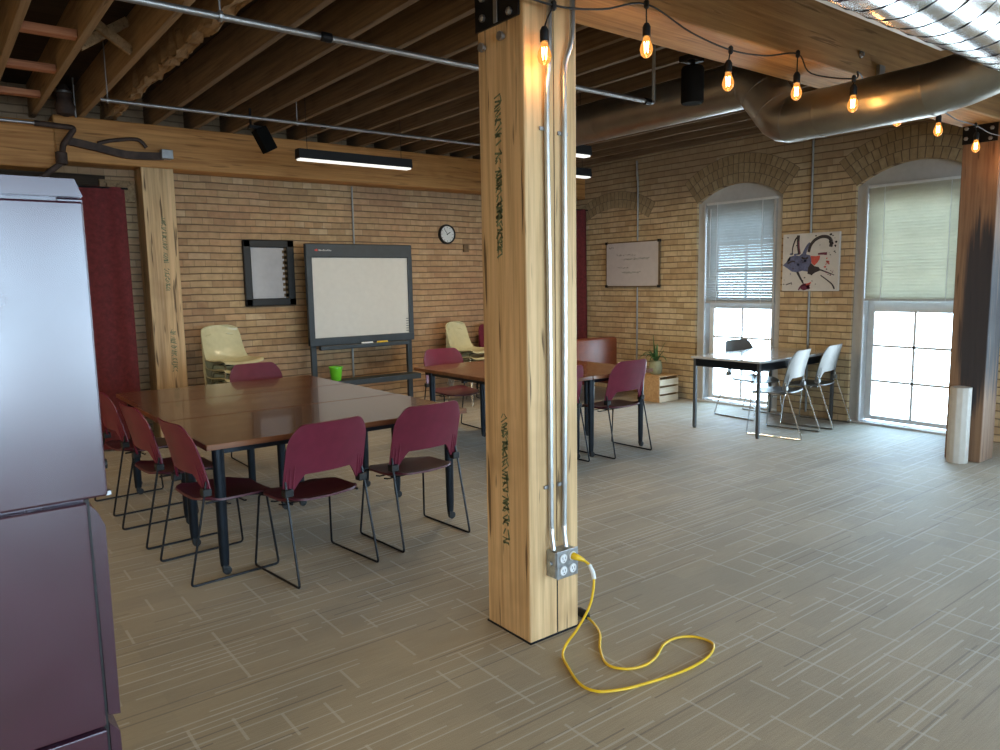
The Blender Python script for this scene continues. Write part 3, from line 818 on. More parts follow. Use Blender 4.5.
def make_bulb(i):
    x, z = BX[i], BZ[i]; nx, nz = NX[i]
    t = thing('string_light_bulb', BL[i], 'bulb', (x, YS.get(i, YW) - .01, z), 0, 'amber string-light bulbs')
    bm = NB(); tube(bm, [(nx - x, .01, nz - z), ((nx - x) * .4, .005, (nz - z) * .6 + .02), (0, 0, .085)], .0035, 6)
    lathe(bm, [(.006, -.02), (.012, -.012), (.012, .012), (.006, .02)], (nx - x, .01, nz - z), 8); obj('drop_wire', bm, M['blackp'], t)
    bm = NB(); lathe(bm, [(.010, .03), (.018, .034), (.018, .075), (.010, .090)], n=14); obj('socket', bm, M['blackp'], t, True)
    bm = NB(); lathe(bm, [(.013, .034), (.016, .02), (.026, -.005), (.029, -.022), (.024, -.042), (.012, -.054), (.002, -.057)], n=18); obj('glass_envelope', bm, M['bulbg'], t, True)
    bm = NB()
    pts = []
    for k in range(9):
        a = 2 * PI * k / 8; pts.append((.009 * math.cos(a), .009 * math.sin(a), .012 if k % 2 else -.032))
    tube(bm, pts, .0022, 5); obj('filament', bm, M['filament'], t)
    lt = bpy.data.lights.new('bulb_light', 'POINT'); lt.energy = .55; lt.color = (1, .47, .14); lt.shadow_soft_size = .02
    lo = bpy.data.objects.new('bulb_light', lt); COL.objects.link(lo); lo.parent = t; lo.location = (0, 0, -.062 - .025)
for i in range(1, 10): make_bulb(i)

# ------------------------------------------------------------------ pendant tube lights, speakers
def tube_light(label, x0, x1, y, z, power=8):
    t = thing('pendant_tube_light', label, 'light', (x0, y, z), 0, 'pendant tube lights')
    l = x1 - x0
    bm = NB(); prism(bm, [(-.055, 0), (.055, 0), (.045, .085), (-.045, .085)], 'X', 0, l); obj('housing', bm, M['blackp'], t)
    bm = NB(); box(bm, (.01, -.042, -.016), (l - .01, .042, 0), .003); obj('diffuser', bm, M['tube'], t)
    for x in (.1, l - .1):
        bm = NB(); tube(bm, [(x, 0, .05), (x, 0, 3.5 - z)], .003, 5); obj('suspension_wire', bm, M['blackp'], t)
    lt = bpy.data.lights.new('tube_lamp', 'AREA'); lt.shape = 'RECTANGLE'; lt.size = l - .05; lt.size_y = .07; lt.energy = power; lt.color = (1, .80, .52)
    lo = bpy.data.objects.new('tube_lamp', lt); COL.objects.link(lo); lo.parent = t; lo.location = (l / 2, 0, -.022)
tube_light('black pendant tube light in front of the back beam above the projection board', 2.86, 4.06, 6.70, 2.75)
tube_light('lit pendant tube light whose end shows right of the foreground post, lower one', 5.0, 6.11, 6.21, 2.75, 24)
tube_light('lit pendant tube light whose end shows right of the foreground post, upper one', 3.98, 5.08, 5.17, 2.75, 18)

# added warm fill lamps in unseen fittings behind and left of the viewer
for x, y, lab in ((-2.2, 6.7, 'added fill tube light, unseen, left of the back beam lights'), (-2.4, 3.6, 'added fill tube light, unseen, over the left side of the room'), (-2.2, .6, 'added fill tube light, unseen, left of the viewer'), (-1.0, -2.4, 'added fill tube light, unseen behind the viewer, left one'), (2.0, -2.4, 'added fill tube light, unseen behind the viewer, middle one'), (5.0, -2.4, 'added fill tube light, unseen behind the viewer, right one')):
    tube_light(lab, x, x + 1.2, y, 2.75, 27)

t = thing('ceiling_speaker', 'black cylindrical speaker hanging beside the end of the grey pipe', 'speaker', (3.82, 2.99, 2.65))
bm = NB(); lathe(bm, [(.062, 0), (.068, .01), (.068, .20), (.060, .215)], n=24); obj('speaker_body', bm, M['speaker'], t, True)
bm = NB(); tube(bm, [(0, 0, .2), (0, 0, .30), (-.06, .06, .32), (-.10, .10, .54)], .016, 8); obj('mount_arm', bm, M['black'], t, True)
bm = NB(); box(bm, (-.07, -.05, .24), (.05, .05, .275), .004); obj('bracket', bm, M['black'], t)
t = thing('spot_speaker', 'black tilted box speaker hung at the top of the back beam', 'speaker', (2.69, 7.05, 2.86))
bm = NB(); box(bm, (-.06, -.06, -.02), (.06, .06, .20), .008, rot=Matrix.Rotation(math.radians(-28), 3, 'Y'), piv=(0, 0, .1)); obj('speaker_body', bm, M['speaker'], t)
bm = NB(); box(bm, (-.14, -.03, .18), (.02, .03, .21), .003); tube(bm, [(-.12, 0, .2), (-.12, 0, .36)], .012, 8); obj('mount_arm', bm, M['black'], t)

# ------------------------------------------------------------------ curtains
def curtain(label, x0, x1, y, z0, z1, folds, dep=.018):
    bm = NB()
    sheet(bm, lambda u, v: (x0 + (x1 - x0) * u, y + dep * math.sin(u * folds * 2 * PI) * (.6 + .4 * (1 - v)) + .012 * math.sin(u * 23 + v * 3), z0 + (z1 - z0) * v), folds * 12, 10, .006)
    t = thing('curtain', label, 'curtain')
    obj('cloth', bm, M['curtain'], t, True)
    bm = NB(); tube(bm, [(x0 - .03, y, z1 - .01), (x1 + .03, y, z1 - .01)], .010, 8); obj('rod', bm, M['black'], t)
curtain('dark red curtain hanging to the floor between the cabinet and the back post', .35, 1.66, 8.05, .02, 2.555, 6)
curtain('narrow dark red curtain in the far corner seen right of the foreground post', 7.05, 7.88, 8.06, .02, 2.62, 4)
# dark doorway boards above the left curtain
bm = NB(); box(bm, (-.6, 8.38, 0), (1.56, 8.45, 2.70)); struct('door_1', bm, M['deck'])
bm = NB(); box(bm, (1.50, 8.34, 2.45), (1.82, 8.40, 2.66), .004); box(bm, (1.56, 8.30, 2.4), (1.63, 8.34, 2.62)); struct('trim_5', bm, M['joist_pale'])

# ------------------------------------------------------------------ wall hung things
t = thing('picture_frame', 'black-framed small board on the brick left of the projection board', 'frame', (2.90, 8.45, 1.36))
bm = NB()
for a, b in (((0, -.05, 0), (.085, 0, .745)), ((.505, -.05, 0), (.59, 0, .745)), ((0, -.05, 0), (.59, 0, .085)), ((0, -.05, .66), (.59, 0, .745))): box(bm, a, b, .01)
obj('frame', bm, M['blackp'], t)
bm = NB(); box(bm, (.08, -.02, .08), (.51, -.012, .67)); obj('panel', bm, M['mirror'], t)
bm = NB()
for k in range(9): box(bm, (.45 + random.uniform(-.015, .01), -.024, .10 + k * .062), (.51, -.019, .135 + k * .062))
box(bm, (.475, -.024, .085), (.51, -.019, .66)); obj('torn_edge', bm, M['fade'], t)

t = thing('wall_clock', 'round black-rimmed wall clock on the back brick wall', 'clock', (5.65, 8.45, 2.23))
bm = NB(); lathe(bm, [(.128, 0), (.132, -.02), (.125, -.045), (.108, -.045), (.106, -.028)], n=40, axis='Y'); obj('rim', bm, M['blackp'], t, True)
bm = NB(); lathe(bm, [(.107, -.02), (.107, -.032)], n=40, axis='Y'); obj('dial', bm, M['white'], t)
bm = NB()
for k in range(12):
    a = k * PI / 6; rot = Matrix.Rotation(-a, 3, 'Y')
    box(bm, (-.003, -.034, .082), (.003, -.032, .097), rot=rot, piv=(0, -.033, 0))
obj('hour_marks', bm, M['ink'], t)
for a, l, w in ((math.radians(-60), .055, .005), (math.radians(35), .08, .0035)):
    bm = NB(); box(bm, (-w, -.037, -.012), (w, -.035, l), rot=Matrix.Rotation(-a, 3, 'Y'), piv=(0, -.036, 0)); obj('hand', bm, M['ink'], t)
bm = NB(); box(bm, (5.92, 8.42, 2.00), (6.0, 8.45, 2.10), .004); tag(obj('junction_box', bm, M['fade']), 'small brown box on the brick right of the clock', 'box')

def scribble(bm, x, y0, y1, z, h, rnd, seg=None):
    """illegible handwriting as a thin raised stroke on an X-facing plane (y decreasing to the right)"""
    y = y0; pts = []
    while y > y1:
        pts.append((x, y, z + rnd.uniform(-h, h))); y -= rnd.uniform(.006, .014)
        if rnd.random() < .14:
            if len(pts) > 1: tube(bm, pts, .0022, 4)
            pts = []; y -= .012
    if len(pts) > 1: tube(bm, pts, .0022, 4)
t = thing('wall_whiteboard', 'small whiteboard with handwriting on the window wall', 'whiteboard', (7.922, 7.185, 1.80))
bm = NB(); box(bm, (-.018, -.485, -.305), (-.004, .485, .305)); obj('writing_surface', bm, M['board2'], t)
bm = NB()
for a, b in (((-.024, -.495, -.315), (0, .495, -.300)), ((-.024, -.495, .300), (0, .495, .315)), ((-.024, -.495, -.315), (0, -.480, .315)), ((-.024, .480, -.315), (0, .495, .315))): box(bm, a, b, .002)
obj('frame', bm, M['fade'], t)
bm = NB()
for y in (-.485, .485):
    for z in (-.305, .305): box(bm, (-.027, y - .022, z - .018), (.0, y + .022, z + .018), .004)
obj('corner_cap', bm, M['blackp'], t)
rnd = random.Random(4)
bm = NB(); scribble(bm, -.0185, .435, .335, .235, .012, rnd); scribble(bm, -.0185, .29, -.08, .13, .014, rnd); scribble(bm, -.0185, .19, -.06, .07, .012, rnd); scribble(bm, -.0185, .29, .06, -.045, .012, rnd)
obj('handwriting', bm, M['ink'], t)
bm = NB(); scribble(bm, -.0185, -.05, -.32, .075, .015, rnd); scribble(bm, -.0185, .18, -.17, -.115, .014, rnd); scribble(bm, -.0185, .08, -.12, .068, .012, rnd)
obj('handwriting', bm, M['inkg'], t)

t = thing('splatter_painting', 'unframed canvas of blue, black and red paint splatter between two windows', 'painting', (7.95, 4.54, 1.75))
HWp, HHp = .335, .322
bm = NB(); box(bm, (-.035, -HWp, -HHp), (0, HWp, HHp), .003); obj('canvas', bm, M['paper'], t)
def PP(u, v): return (HWp - 2 * HWp * (u - 140) / 515.0, HHp - 2 * HHp * (v - 125) / 535.0)
def blob(bm, pts, lift):
    prism(bm, [PP(u, v) for u, v in pts], 'X', -.036 - lift, -.035)
def stroke(bm, pts, w, lift):
    P = smoothpts([(*PP(u, v), 0) for u, v in pts], 6)
    n = len(P)
    for i in range(n - 1):
        a, b = P[i], P[i + 1]; d = (b - a)
        if d.length < 1e-5: continue
        wa = (w[0] + (w[1] - w[0]) * i / n) * 2 * HWp / 515 / 2; nm = Vector((-d.y, d.x, 0)).normalized() * wa
        prism(bm, [(v.x, v.y) for v in (a + nm, b + nm, b - nm, a - nm)], 'X', -.036 - lift, -.035)
def dots(bm, n, rnd, u0, v0, u1, v1, r0, r1, lift):
    for _ in range(n):
        u, v, r = rnd.uniform(u0, u1), rnd.uniform(v0, v1), rnd.uniform(r0, r1)
        blob(bm, [(u + r * math.cos(a) * rnd.uniform(.6, 1.6), v + r * math.sin(a)) for a in [k * PI / 4 for k in range(8)]], lift)
rnd = random.Random(11)
bm = NB()
blob(bm, [(145, 415), (180, 385), (215, 370), (210, 335), (260, 325), (300, 330), (340, 300), (365, 320), (400, 330), (415, 380), (400, 440), (380, 480), (330, 470), (280, 485), (230, 475), (190, 445)], .0006)
stroke(bm, [(345, 310), (370, 250), (395, 215)], (34, 14), .0006); dots(bm, 10, rnd, 200, 300, 400, 500, 4, 12, .0006)
obj('blue_paint', bm, M['pblue'], t)
bm = NB()
stroke(bm, [(385, 300), (400, 240), (440, 190), (500, 165), (560, 175), (585, 215), (580, 260)], (24, 30), .001)
stroke(bm, [(295, 320), (285, 240), (285, 140)], (14, 30), .001); stroke(bm, [(232, 320), (235, 250), (260, 175), (285, 155)], (8, 16), .001)
stroke(bm, [(285, 480), (310, 530), (345, 590)], (22, 10), .001)
blob(bm, [(385, 440), (410, 400), (440, 430), (480, 440), (500, 470), (450, 490), (420, 510), (380, 500)], .001)
stroke(bm, [(495, 465), (560, 490), (620, 515)], (12, 6), .001); stroke(bm, [(500, 515), (560, 560), (605, 600), (625, 640)], (8, 14), .001)
stroke(bm, [(190, 400), (230, 380), (260, 385)], (16, 10), .001); stroke(bm, [(320, 345), (350, 360), (380, 350)], (16, 16), .001)
dots(bm, 26, rnd, 150, 140, 640, 640, 2, 7, .001); dots(bm, 8, rnd, 560, 130, 630, 320, 4, 12, .001)
stroke(bm, [(180, 600), (210, 590), (235, 580)], (10, 5), .001)
obj('black_paint', bm, M['pblack'], t)
bm = NB(); blob(bm, [(405, 335), (450, 340), (490, 335), (485, 370), (465, 400), (440, 425), (415, 400)], .0014)
dots(bm, 9, rnd, 535, 360, 570, 440, 3, 9, .0014); stroke(bm, [(370, 600), (400, 590), (415, 580)], (16, 10), .0014); obj('red_paint', bm, M['pred'], t)
bm = NB(); stroke(bm, [(470, 320), (510, 318), (550, 320)], (14, 26), .0012); stroke(bm, [(300, 650), (330, 610), (370, 600), (400, 640)], (12, 26), .0012)
blob(bm, [(330, 610), (360, 595), (410, 600), (390, 640), (350, 655), (320, 640)], .0012); stroke(bm, [(290, 190), (295, 260), (305, 310)], (10, 14), .0013); dots(bm, 10, rnd, 540, 470, 620, 520, 2, 6, .0012)
obj('maroon_paint', bm, M['pmaroon'], t)

# blinds
def make_blind(label, c, z0, z1, hw, slats, tilt, mat='blind'):
    t = thing('window_blind', label, 'blind', (7.975, c, 0))
    bm = NB(); box(bm, (-.012, -hw, z1 - .028), (.02, hw, z1), .003); obj('head_rail', bm, M['white'], t)
    bm = NB(); box(bm, (-.014, -hw, z0), (.014, hw, z0 + .022), .003); obj('bottom_rail', bm, M['whiteg'], t)
    bm = NB(); dz = (z1 - .035 - z0 - .03) / slats
    for k in range(slats + 1):
        z = z0 + .03 + dz * k
        def f(u, v, z=z):
            a = (u - .5) * .0365
            return (a * math.cos(tilt) , -hw + .004 + v * (2 * hw - .008), z - a * math.sin(tilt) + .005 * (1 - (2 * u - 1) ** 2))
        sheet(bm, f, 3, 1, .0006)
    obj('slats', bm, M[mat], t, True)
    for y in (hw * .66, -hw * .62):
        bm = NB()
        tube(bm, [(-.013, y, z0), (-.013, y, z1)], .004, 4); tube(bm, [(.013, y, z0), (.013, y, z1)], .0022, 4)  # front cord thickened in white to double as light leaking through the cord holes
        obj('ladder_cord', bm, M['white'], t)
    return t
b1 = make_blind('grey venetian blind half lowered behind the grey work table', 5.49, 1.275, 2.525, .495, 36, math.radians(59.5), 'blindgrey')
bm = NB(); tube(bm, [(-.02, .42, 2.45), (-.025, .42, 1.6)], .004, 6); obj('tilt_wand', bm, M['white'], b1)
b2 = make_blind('cream venetian blind half lowered in the window beside the dark post', 3.44, 1.325, 2.525, .495, 36, math.radians(61))
for i, c in enumerate(WIN[2:]):
    pass

# ------------------------------------------------------------------ tables
def caster(p, name='caster'):
    bm = NB(); lathe(bm, [(.010, -.012), (.024, -.010), (.024, .010), (.010, .012)], (p[0] + .01, p[1], .026), 16, 'Y')
    box(bm, (p[0] - .015, p[1] - .016, .03), (p[0] + .012, p[1] + .016, .062), .003)
    return bm
def make_table(label, x0, x1, y0, y1, h, legs, group, lw=.030, ld=.022, mats=('table', 'table_edge', 'navy'), casters=True):
    cx, cyy = (x0 + x1) / 2, (y0 + y1) / 2
    t = thing('meeting_table', label, 'table', (cx, cyy, 0), 0, group)
    a, b = (x1 - x0) / 2, (y1 - y0) / 2
    bm = NB(); box(bm, (-a + .003, -b + .003, h - .004), (a - .003, b - .003, h)); box(bm, (-a + .006, -b + .006, h - .028), (a - .006, b - .006, h - .004)); obj('tabletop', bm, M[mats[0]], t)
    bm = NB()
    for p, q in (((-a, -b, h - .032), (a, -b + .006, h - .001)), ((-a, b - .006, h - .032), (a, b, h - .001)), ((-a, -b, h - .032), (-a + .006, b, h - .001)), ((a - .006, -b, h - .032), (a, b, h - .001))): box(bm, p, q, .002)
    obj('edge_band', bm, M[mats[1]], t)
    bm = NB()
    for s in (-1, 1):
        box(bm, (-a + .08, s * (b - .10) - .015, h - .075), (a - .08, s * (b - .10) + .015, h - .028))
        box(bm, (s * (a - .10) - .015, -b + .1, h - .075), (s * (a - .10) + .015, b - .1, h - .028))
    obj('apron_rail', bm, M[mats[2]], t)
    for (lx, ly) in legs:
        x, y = lx - cx, ly - cyy
        bm = NB()
        prof = [(lw * math.cos(k * PI / 8), ld * math.sin(k * PI / 8)) for k in range(16)]
        zz = .055 if casters else .02
        rings = []
        for z, s in ((zz, .78), (.12, .92), (h - .03, 1.12)):
            rings.append([bm.verts.new((x + px * s, y + py * s, z)) for px, py in prof])
        for i in range(2):
            for k in range(16): bm.faces.new((rings[i][k], rings[i][(k + 1) % 16], rings[i + 1][(k + 1) % 16], rings[i + 1][k]))
        bm.faces.new(rings[0][::-1]); bm.faces.new(rings[-1])
        lg = obj('leg', bm, M[mats[2]], t, True)
        if casters: obj('caster', caster((x, y)), M['blackp'], lg, True)
        else:
            bm = NB(); lathe(bm, [(.02, 0), (.022, .004), (.016, .022)], (x, y, 0), 14); obj('foot', bm, M['blackp'], lg, True)
    return t
TZ = .755
TX0, TX1 = 1.135, 2.835
make_table('glossy brown meeting table nearest the camera, front of the joined tables', TX0, TX1, 4.045, 4.956, TZ, [(1.21, 4.10), (2.72, 4.10), (1.21, 4.68), (2.70, 4.78)], 'joined tables left of the post')
make_table('glossy brown meeting table in the middle of the joined tables', TX0 + .01, TX1 - .01, 4.968, 5.774, TZ, [(1.30, 5.15), (1.93, 5.05), (2.06, 5.05), (2.66, 5.2), (1.9, 5.6)], 'joined tables left of the post')
make_table('glossy brown meeting table farthest back of the joined tables, beside the green cup', TX0 + .04, TX1 - .02, 5.787, 6.57, TZ, [(1.21, 6.18), (2.70, 6.35), (1.26, 6.45), (2.66, 5.95)], 'joined tables left of the post')
make_table('brown wheeled table behind the post, left one against the projection board side', 3.85, 4.62, 4.65, 6.40, TZ, [(3.93, 4.74), (4.53, 4.76), (3.95, 6.22), (4.48, 6.10)], 'tables behind the post')
make_table('brown wheeled table behind the post, right one under the maroon chair', 4.63, 5.42, 4.65, 6.40, TZ, [(4.68, 4.73), (5.34, 4.73), (5.30, 5.42), (4.7, 6.3)], 'tables behind the post')

# grey work table by the windows
t = thing('work_table', 'grey-topped square-legged work table in front of the left window', 'table', (0, 0, 0))
x0, x1, y0, y1 = 6.43, 7.90, 4.165, 5.00
bm = NB(); box(bm, (x0, y0, .750), (x1, y1, .775), .005); obj('tabletop', bm, plain('grey_laminate', (.50, .51, .53), .2, 0, .05, coat=.6), t)
bm = NB()
for a, b in (((x0 + .02, y0 + .02, .67), (x1 - .02, y0 + .04, .750)), ((x0 + .02, y1 - .04, .67), (x1 - .02, y1 - .02, .750)), ((x0 + .02, y0 + .02, .67), (x0 + .04, y1 - .02, .750)), ((x1 - .04, y0 + .02, .67), (x1 - .02, y1 - .02, .750))): box(bm, a, b, .002)
obj('apron', bm, M['navy'], t)
for x in (x0 + .035, x1 - .035):
    for y in (y0 + .035, y1 - .035):
        bm = NB(); box(bm, (x - .016, y - .016, .012), (x + .016, y + .016, .750), .003); lg = obj('leg', bm, M['greydark'], t)
        bm = NB(); lathe(bm, [(.016, 0), (.018, .004), (.012, .014)], (x, y, 0), 12); obj('foot', bm, M['blackp'], lg)

# ------------------------------------------------------------------ sled chairs
def make_sled(label, group, body, seatm, frame, bracket, rear=-.27, name='stacking_chair', bw=.252, lean=.085, fr=.0065):
    t = thing(name, label, 'chair', (0, 0, 0), 0, group)
    def seat(u, v):
        x = (2 * u - 1); y = -.19 + .44 * v
        w = .232 * (1 - .10 * abs(2 * v - 1) ** 3)
        cr = (1 - .12 * max(0, v - .8) / .2)
        z = .440 - .014 * (1 - x * x) - .012 * max(0, v - .75) / .25 + .018 * max(0, .2 - v) / .2
        # rounded corners
        cut = max(0, abs(x) - .7) / .3
        y2 = y + (-.05 * cut * cut * max(0, v - .5) * 2 + .05 * cut * cut * max(0, .5 - v) * 2)
        return (x * w * cr, y2, z)
    bm = NB(); sheet(bm, seat, 14, 12, .012); obj('seat', bm, seatm, t, True)
    def back(u, v):
        s = 2 * u - 1; a = abs(s)
        zb = .505 + .085 * (1 - min(1, max(0, (a - .56) / .22)) ** 1.2)     # arch between the wings
        zt = .872 - .075 * max(0, (a - .66) / .34) ** 2.4
        z = zb + (zt - zb) * v
        q = (z - .5) / .37
        w = bw * (1 - .03 * q)
        rr = max(0, (v - .80) / .2); w *= 1 - .05 * rr * rr
        curve = .050 * s * s
        y = -.185 - lean * q ** 1.3 + curve * (1 - .25 * q)
        return (s * w, y, z)
    bm = NB(); sheet(bm, back, 36, 14, .009); obj('backrest', bm, body, t, True)
    # ribs on the wings
    bm = NB()
    for s in (-1, 1):
        for k in (.80, .88, .95):
            tube(bm, [Vector(back((1 + s * k) / 2, vv)) + Vector((0, -.004, 0)) for vv in (.02, .12, .25, .4)], [.006, .006, .005, .002], 6)
    obj('rib', bm, body, t, True)
    for s in (-1, 1):
        hx = s * .232
        P = [(s * (bw - .012), -.152, .56), (s * (bw - .008), -.165, .50), (s * .252, rear, fr), (s * .252, .225, fr), (s * .226, .185, .425), (s * .206, .10, .432), (s * .206, -.15, .430)]
        bm = NB(); tube(bm, roundpath(P, .022, 4), fr, 8); obj('sled_frame', bm, frame, t, True)
        bm = NB(); box(bm, (s * (bw - .045), -.178, .478), (s * (bw + .006), -.130, .520), .006); obj('bracket', bm, bracket, t)
    for y in (.07, -.02):
        bm = NB(); tube(bm, [(-.215, y, .405), (-.19, y, .398), (.19, y, .398), (.215, y, .405)], .005, 6); obj('cross_bar', bm, frame, t)
    return t
mg = 'maroon stacking chairs'
def rad(d): return math.radians(d)
mc = make_sled('maroon sled chair in front of the table, nearest the camera, left of the pair', mg, M['maroon'], M['maroon_d'], M['black'], M['blackp'])
mc.location = (1.665, 3.93, 0); mc.rotation_euler[2] = rad(7)
dup(mc, (2.375, 4.02, 0), rad(4), 'maroon sled chair in front of the table, right of the pair')
dup(mc, (1.26, 4.30, 0), rad(-86), 'maroon sled chair seen edge-on at the near left side of the meeting table')
dup(mc, (1.21, 5.08, 0), rad(-86), 'maroon sled chair on the left side of the meeting table, middle one of that row')
dup(mc, (1.19, 5.95, 0), rad(-86), 'maroon sled chair mostly hidden behind the cabinet, farthest on the left side of the table')
dup(mc, (2.42, 6.66, 0), rad(180), 'maroon chair whose rounded back shows over the far edge of the meeting table')
dup(mc, (4.46, 6.60, 0), rad(177), 'maroon chair at the far end of the tables behind the post, below the cream chairs')
dup(mc, (5.02, 4.80, 0), rad(2), 'maroon sled chair right of the foreground post, in front of the plant crate')
dup(mc, (4.27, 4.86, 0), rad(3), 'maroon sled chair mostly hidden behind the foreground post')
for k in range(3):
    dup(mc, (6.22, 8.0 - .0 * k, .07 * k), rad(180), ['lowest maroon chair of the stack hidden behind the foreground post', 'middle maroon chair of the stack hidden behind the foreground post', 'top maroon chair of the stack beside the cream chairs by the post'][k])

gc = make_sled('pale grey sled chair at the work table, nearer of the two on the camera side', 'grey stacking chairs', M['greyshell'], M['greyshell'], M['chrome'], M['greyshell'], rear=-.34, name='stacking_chair', bw=.255, lean=.08, fr=.007)
gc.location = (6.88, 4.235, 0); gc.rotation_euler[2] = rad(10)
dup(gc, (7.60, 4.29, 0), rad(8), 'pale grey sled chair at the work table, right-hand one closest to the brick pier')
dup(gc, (7.50, 4.95, 0), rad(176), 'grey chair on the window side of the work table with only its back rim showing')

# ------------------------------------------------------------------ cream shell chairs
def make_shell(label, group):
    t = thing('shell_chair', label, 'chair', (0, 0, 0), 0, group)
    prof = smoothpts([(.235, .425), (.20, .447), (.08, .432), (-.06, .428), (-.15, .455), (-.195, .53), (-.225, .65), (-.250, .76), (-.262, .815)], 4)
    n = len(prof) - 1
    def f(u, v):
        s = 2 * u - 1; p = prof[min(n, int(round(v * n)))]
        y, z = p.x, p.y
        if v < .5: w = .245 * (1 - .10 * (max(0, .25 - v) / .25) ** 2)
        else: w = .245 - .038 * ((v - .5) / .5) ** 1.1
        e = max(0, (v - .86) / .14); w *= math.sqrt(max(.12, 1 - .72 * e * e))
        side = abs(s) ** 2.6
        if v < .5: dz, dy = .050 * side * (.45 + v), 0
        else: dz, dy = .035 * side * (1 - v), .080 * side * (1.15 - v * .6)
        return (s * w, y + dy, z + dz)
    bm = NB(); sheet(bm, f, 16, n, .008); obj('shell', bm, M['cream'], t, True)
    bm = NB()
    rim = [f(0, k / 20) for k in range(21)] + [f(k / 12, 1) for k in range(1, 13)] + [f(1, 1 - k / 20) for k in range(1, 21)] + [f(1 - k / 12, 0) for k in range(1, 12)]
    tube(bm, rim, .0055, 6, closed=True); obj('rim', bm, M['cream'], t, True)
    for s in (-1, 1):
        bm = NB(); tube(bm, roundpath([(s * .215, .20, 0.006), (s * .16, .13, .415), (s * .16, -.10, .415), (s * .215, -.20, .006)], .03), .008, 8); obj('leg_frame', bm, M['chrome'], t, True)
    bm = NB(); tube(bm, [(-.16, .1, .413), (.16, .1, .413)], .006, 6); tube(bm, [(-.16, -.08, .413), (.16, -.08, .413)], .006, 6); obj('cross_bar', bm, M['black'], t)
    return t
ordn = ['lowest', 'second lowest', 'middle', 'second highest', 'top']
sc = make_shell('lowest cream shell chair in the stack beside the orange back post', 'cream shell chairs stacked by the back post')
sc.location = (2.56, 7.96, 0); sc.rotation_euler[2] = rad(-166)
for k in range(1, 5):
    dup(sc, (2.56, 7.96, .090 * k), rad(-166), ordn[k] + ' cream shell chair in the stack beside the orange back post')
s2 = dup(sc, (5.63, 7.96, 0), rad(-160), 'lowest cream shell chair in the stack under the wall clock')
s2['group'] = 'cream shell chairs stacked under the clock'
for k, nm in ((1, 'second'), (2, 'third'), (3, 'top')):
    c = dup(s2, (5.63, 7.96, .085 * k), rad(-160), nm + ' cream shell chair in the stack under the wall clock')

# ------------------------------------------------------------------ projection board
t = thing('interactive_board', 'large interactive whiteboard with slate frame on a floor stand', 'whiteboard', (3.50, 8.12, 0))
W = 1.39
bm = NB()
box(bm, (0, -.03, 1.90), (W, .04, 2.06), .012); box(bm, (0, -.03, .90), (.07, .03, 1.92), .006); box(bm, (W - .06, -.03, .90), (W, .03, 1.92), .006)
box(bm, (0, -.035, .885), (W, .03, .975), .006); box(bm, (.05, .0, .95), (W - .05, .02, 1.92)); obj('frame', bm, M['boardframe'], t)
bm = NB(); box(bm, (.065, -.008, .965), (W - .055, -.001, 1.905)); obj('screen', bm, M['board'], t)
bm = NB(); box(bm, (.10, -.10, .835), (W - .12, -.03, .885), .008); tr = obj('pen_tray', bm, M['boardframe'], t)
bm = NB(); tube(bm, [(.62, -.09, .892), (.77, -.09, .892)], .010, 8); obj('pen', bm, M['outlet'], tr)
bm = NB(); tube(bm, [(.83, -.09, .892), (.97, -.09, .892)], .011, 8); obj('pen', bm, M['yellow'], tr)
for x in (.02, W - .09):
    bm = NB(); box(bm, (x, -.01, .06), (x + .065, .035, .93), .006); lg = obj('leg', bm, M['boardframe'], t)
    bm = NB(); box(bm, (x - .0, -.32, .045), (x + .06, .26, .10), .01); ft = obj('foot', bm, M['boardframe'], t)
    for y in (-.29, .23):
        bm = NB(); lathe(bm, [(.012, -.015), (.025, -.012), (.025, .012), (.012, .015)], (x + .03, y, .025), 14, 'X'); obj('caster', bm, M['blackp'], ft)
bm = NB(); box(bm, (.06, -.20, .445), (W - .02, .02, .475), .004); box(bm, (.06, -.20, .41), (W - .02, -.185, .448), .003); obj('shelf', bm, M['boardframe'], t)
bm = NB(); lathe(bm, [(.013, 0), (.013, -.003)], (.13, -.030, 1.985), 12, 'Y'); box(bm, (.105, -.034, 1.975), (.13, -.0305, 1.99)); obj('logo_mark', bm, M['red'], t)
bm = NB()
for k in range(9): box(bm, (.155 + k * .018, -.033, 1.975), (.166 + k * .018, -.0305, 1.993 - (k % 3) * .004))
obj('logo_lettering', bm, M['whiteg'], t)
bm = NB()
for k in range(6): box(bm, (W - .10, -.010, 1.00 + k * .03), (W - .062, -.0078, 1.008 + k * .03))
obj('touch_buttons', bm, M['boardframe'], t)
bm = NB()
lathe(bm, [(.052, 0), (.056, .004), (.075, .148), (.082, .150), (.082, .165), (.074, .165), (.070, .148), (.050, .010)], (3.76, 8.0, .4755), 28)
tag(obj('bucket', bm, M['green'], smooth=True), 'bright lime-green plastic cup standing at the left end of the board shelf', 'cup')

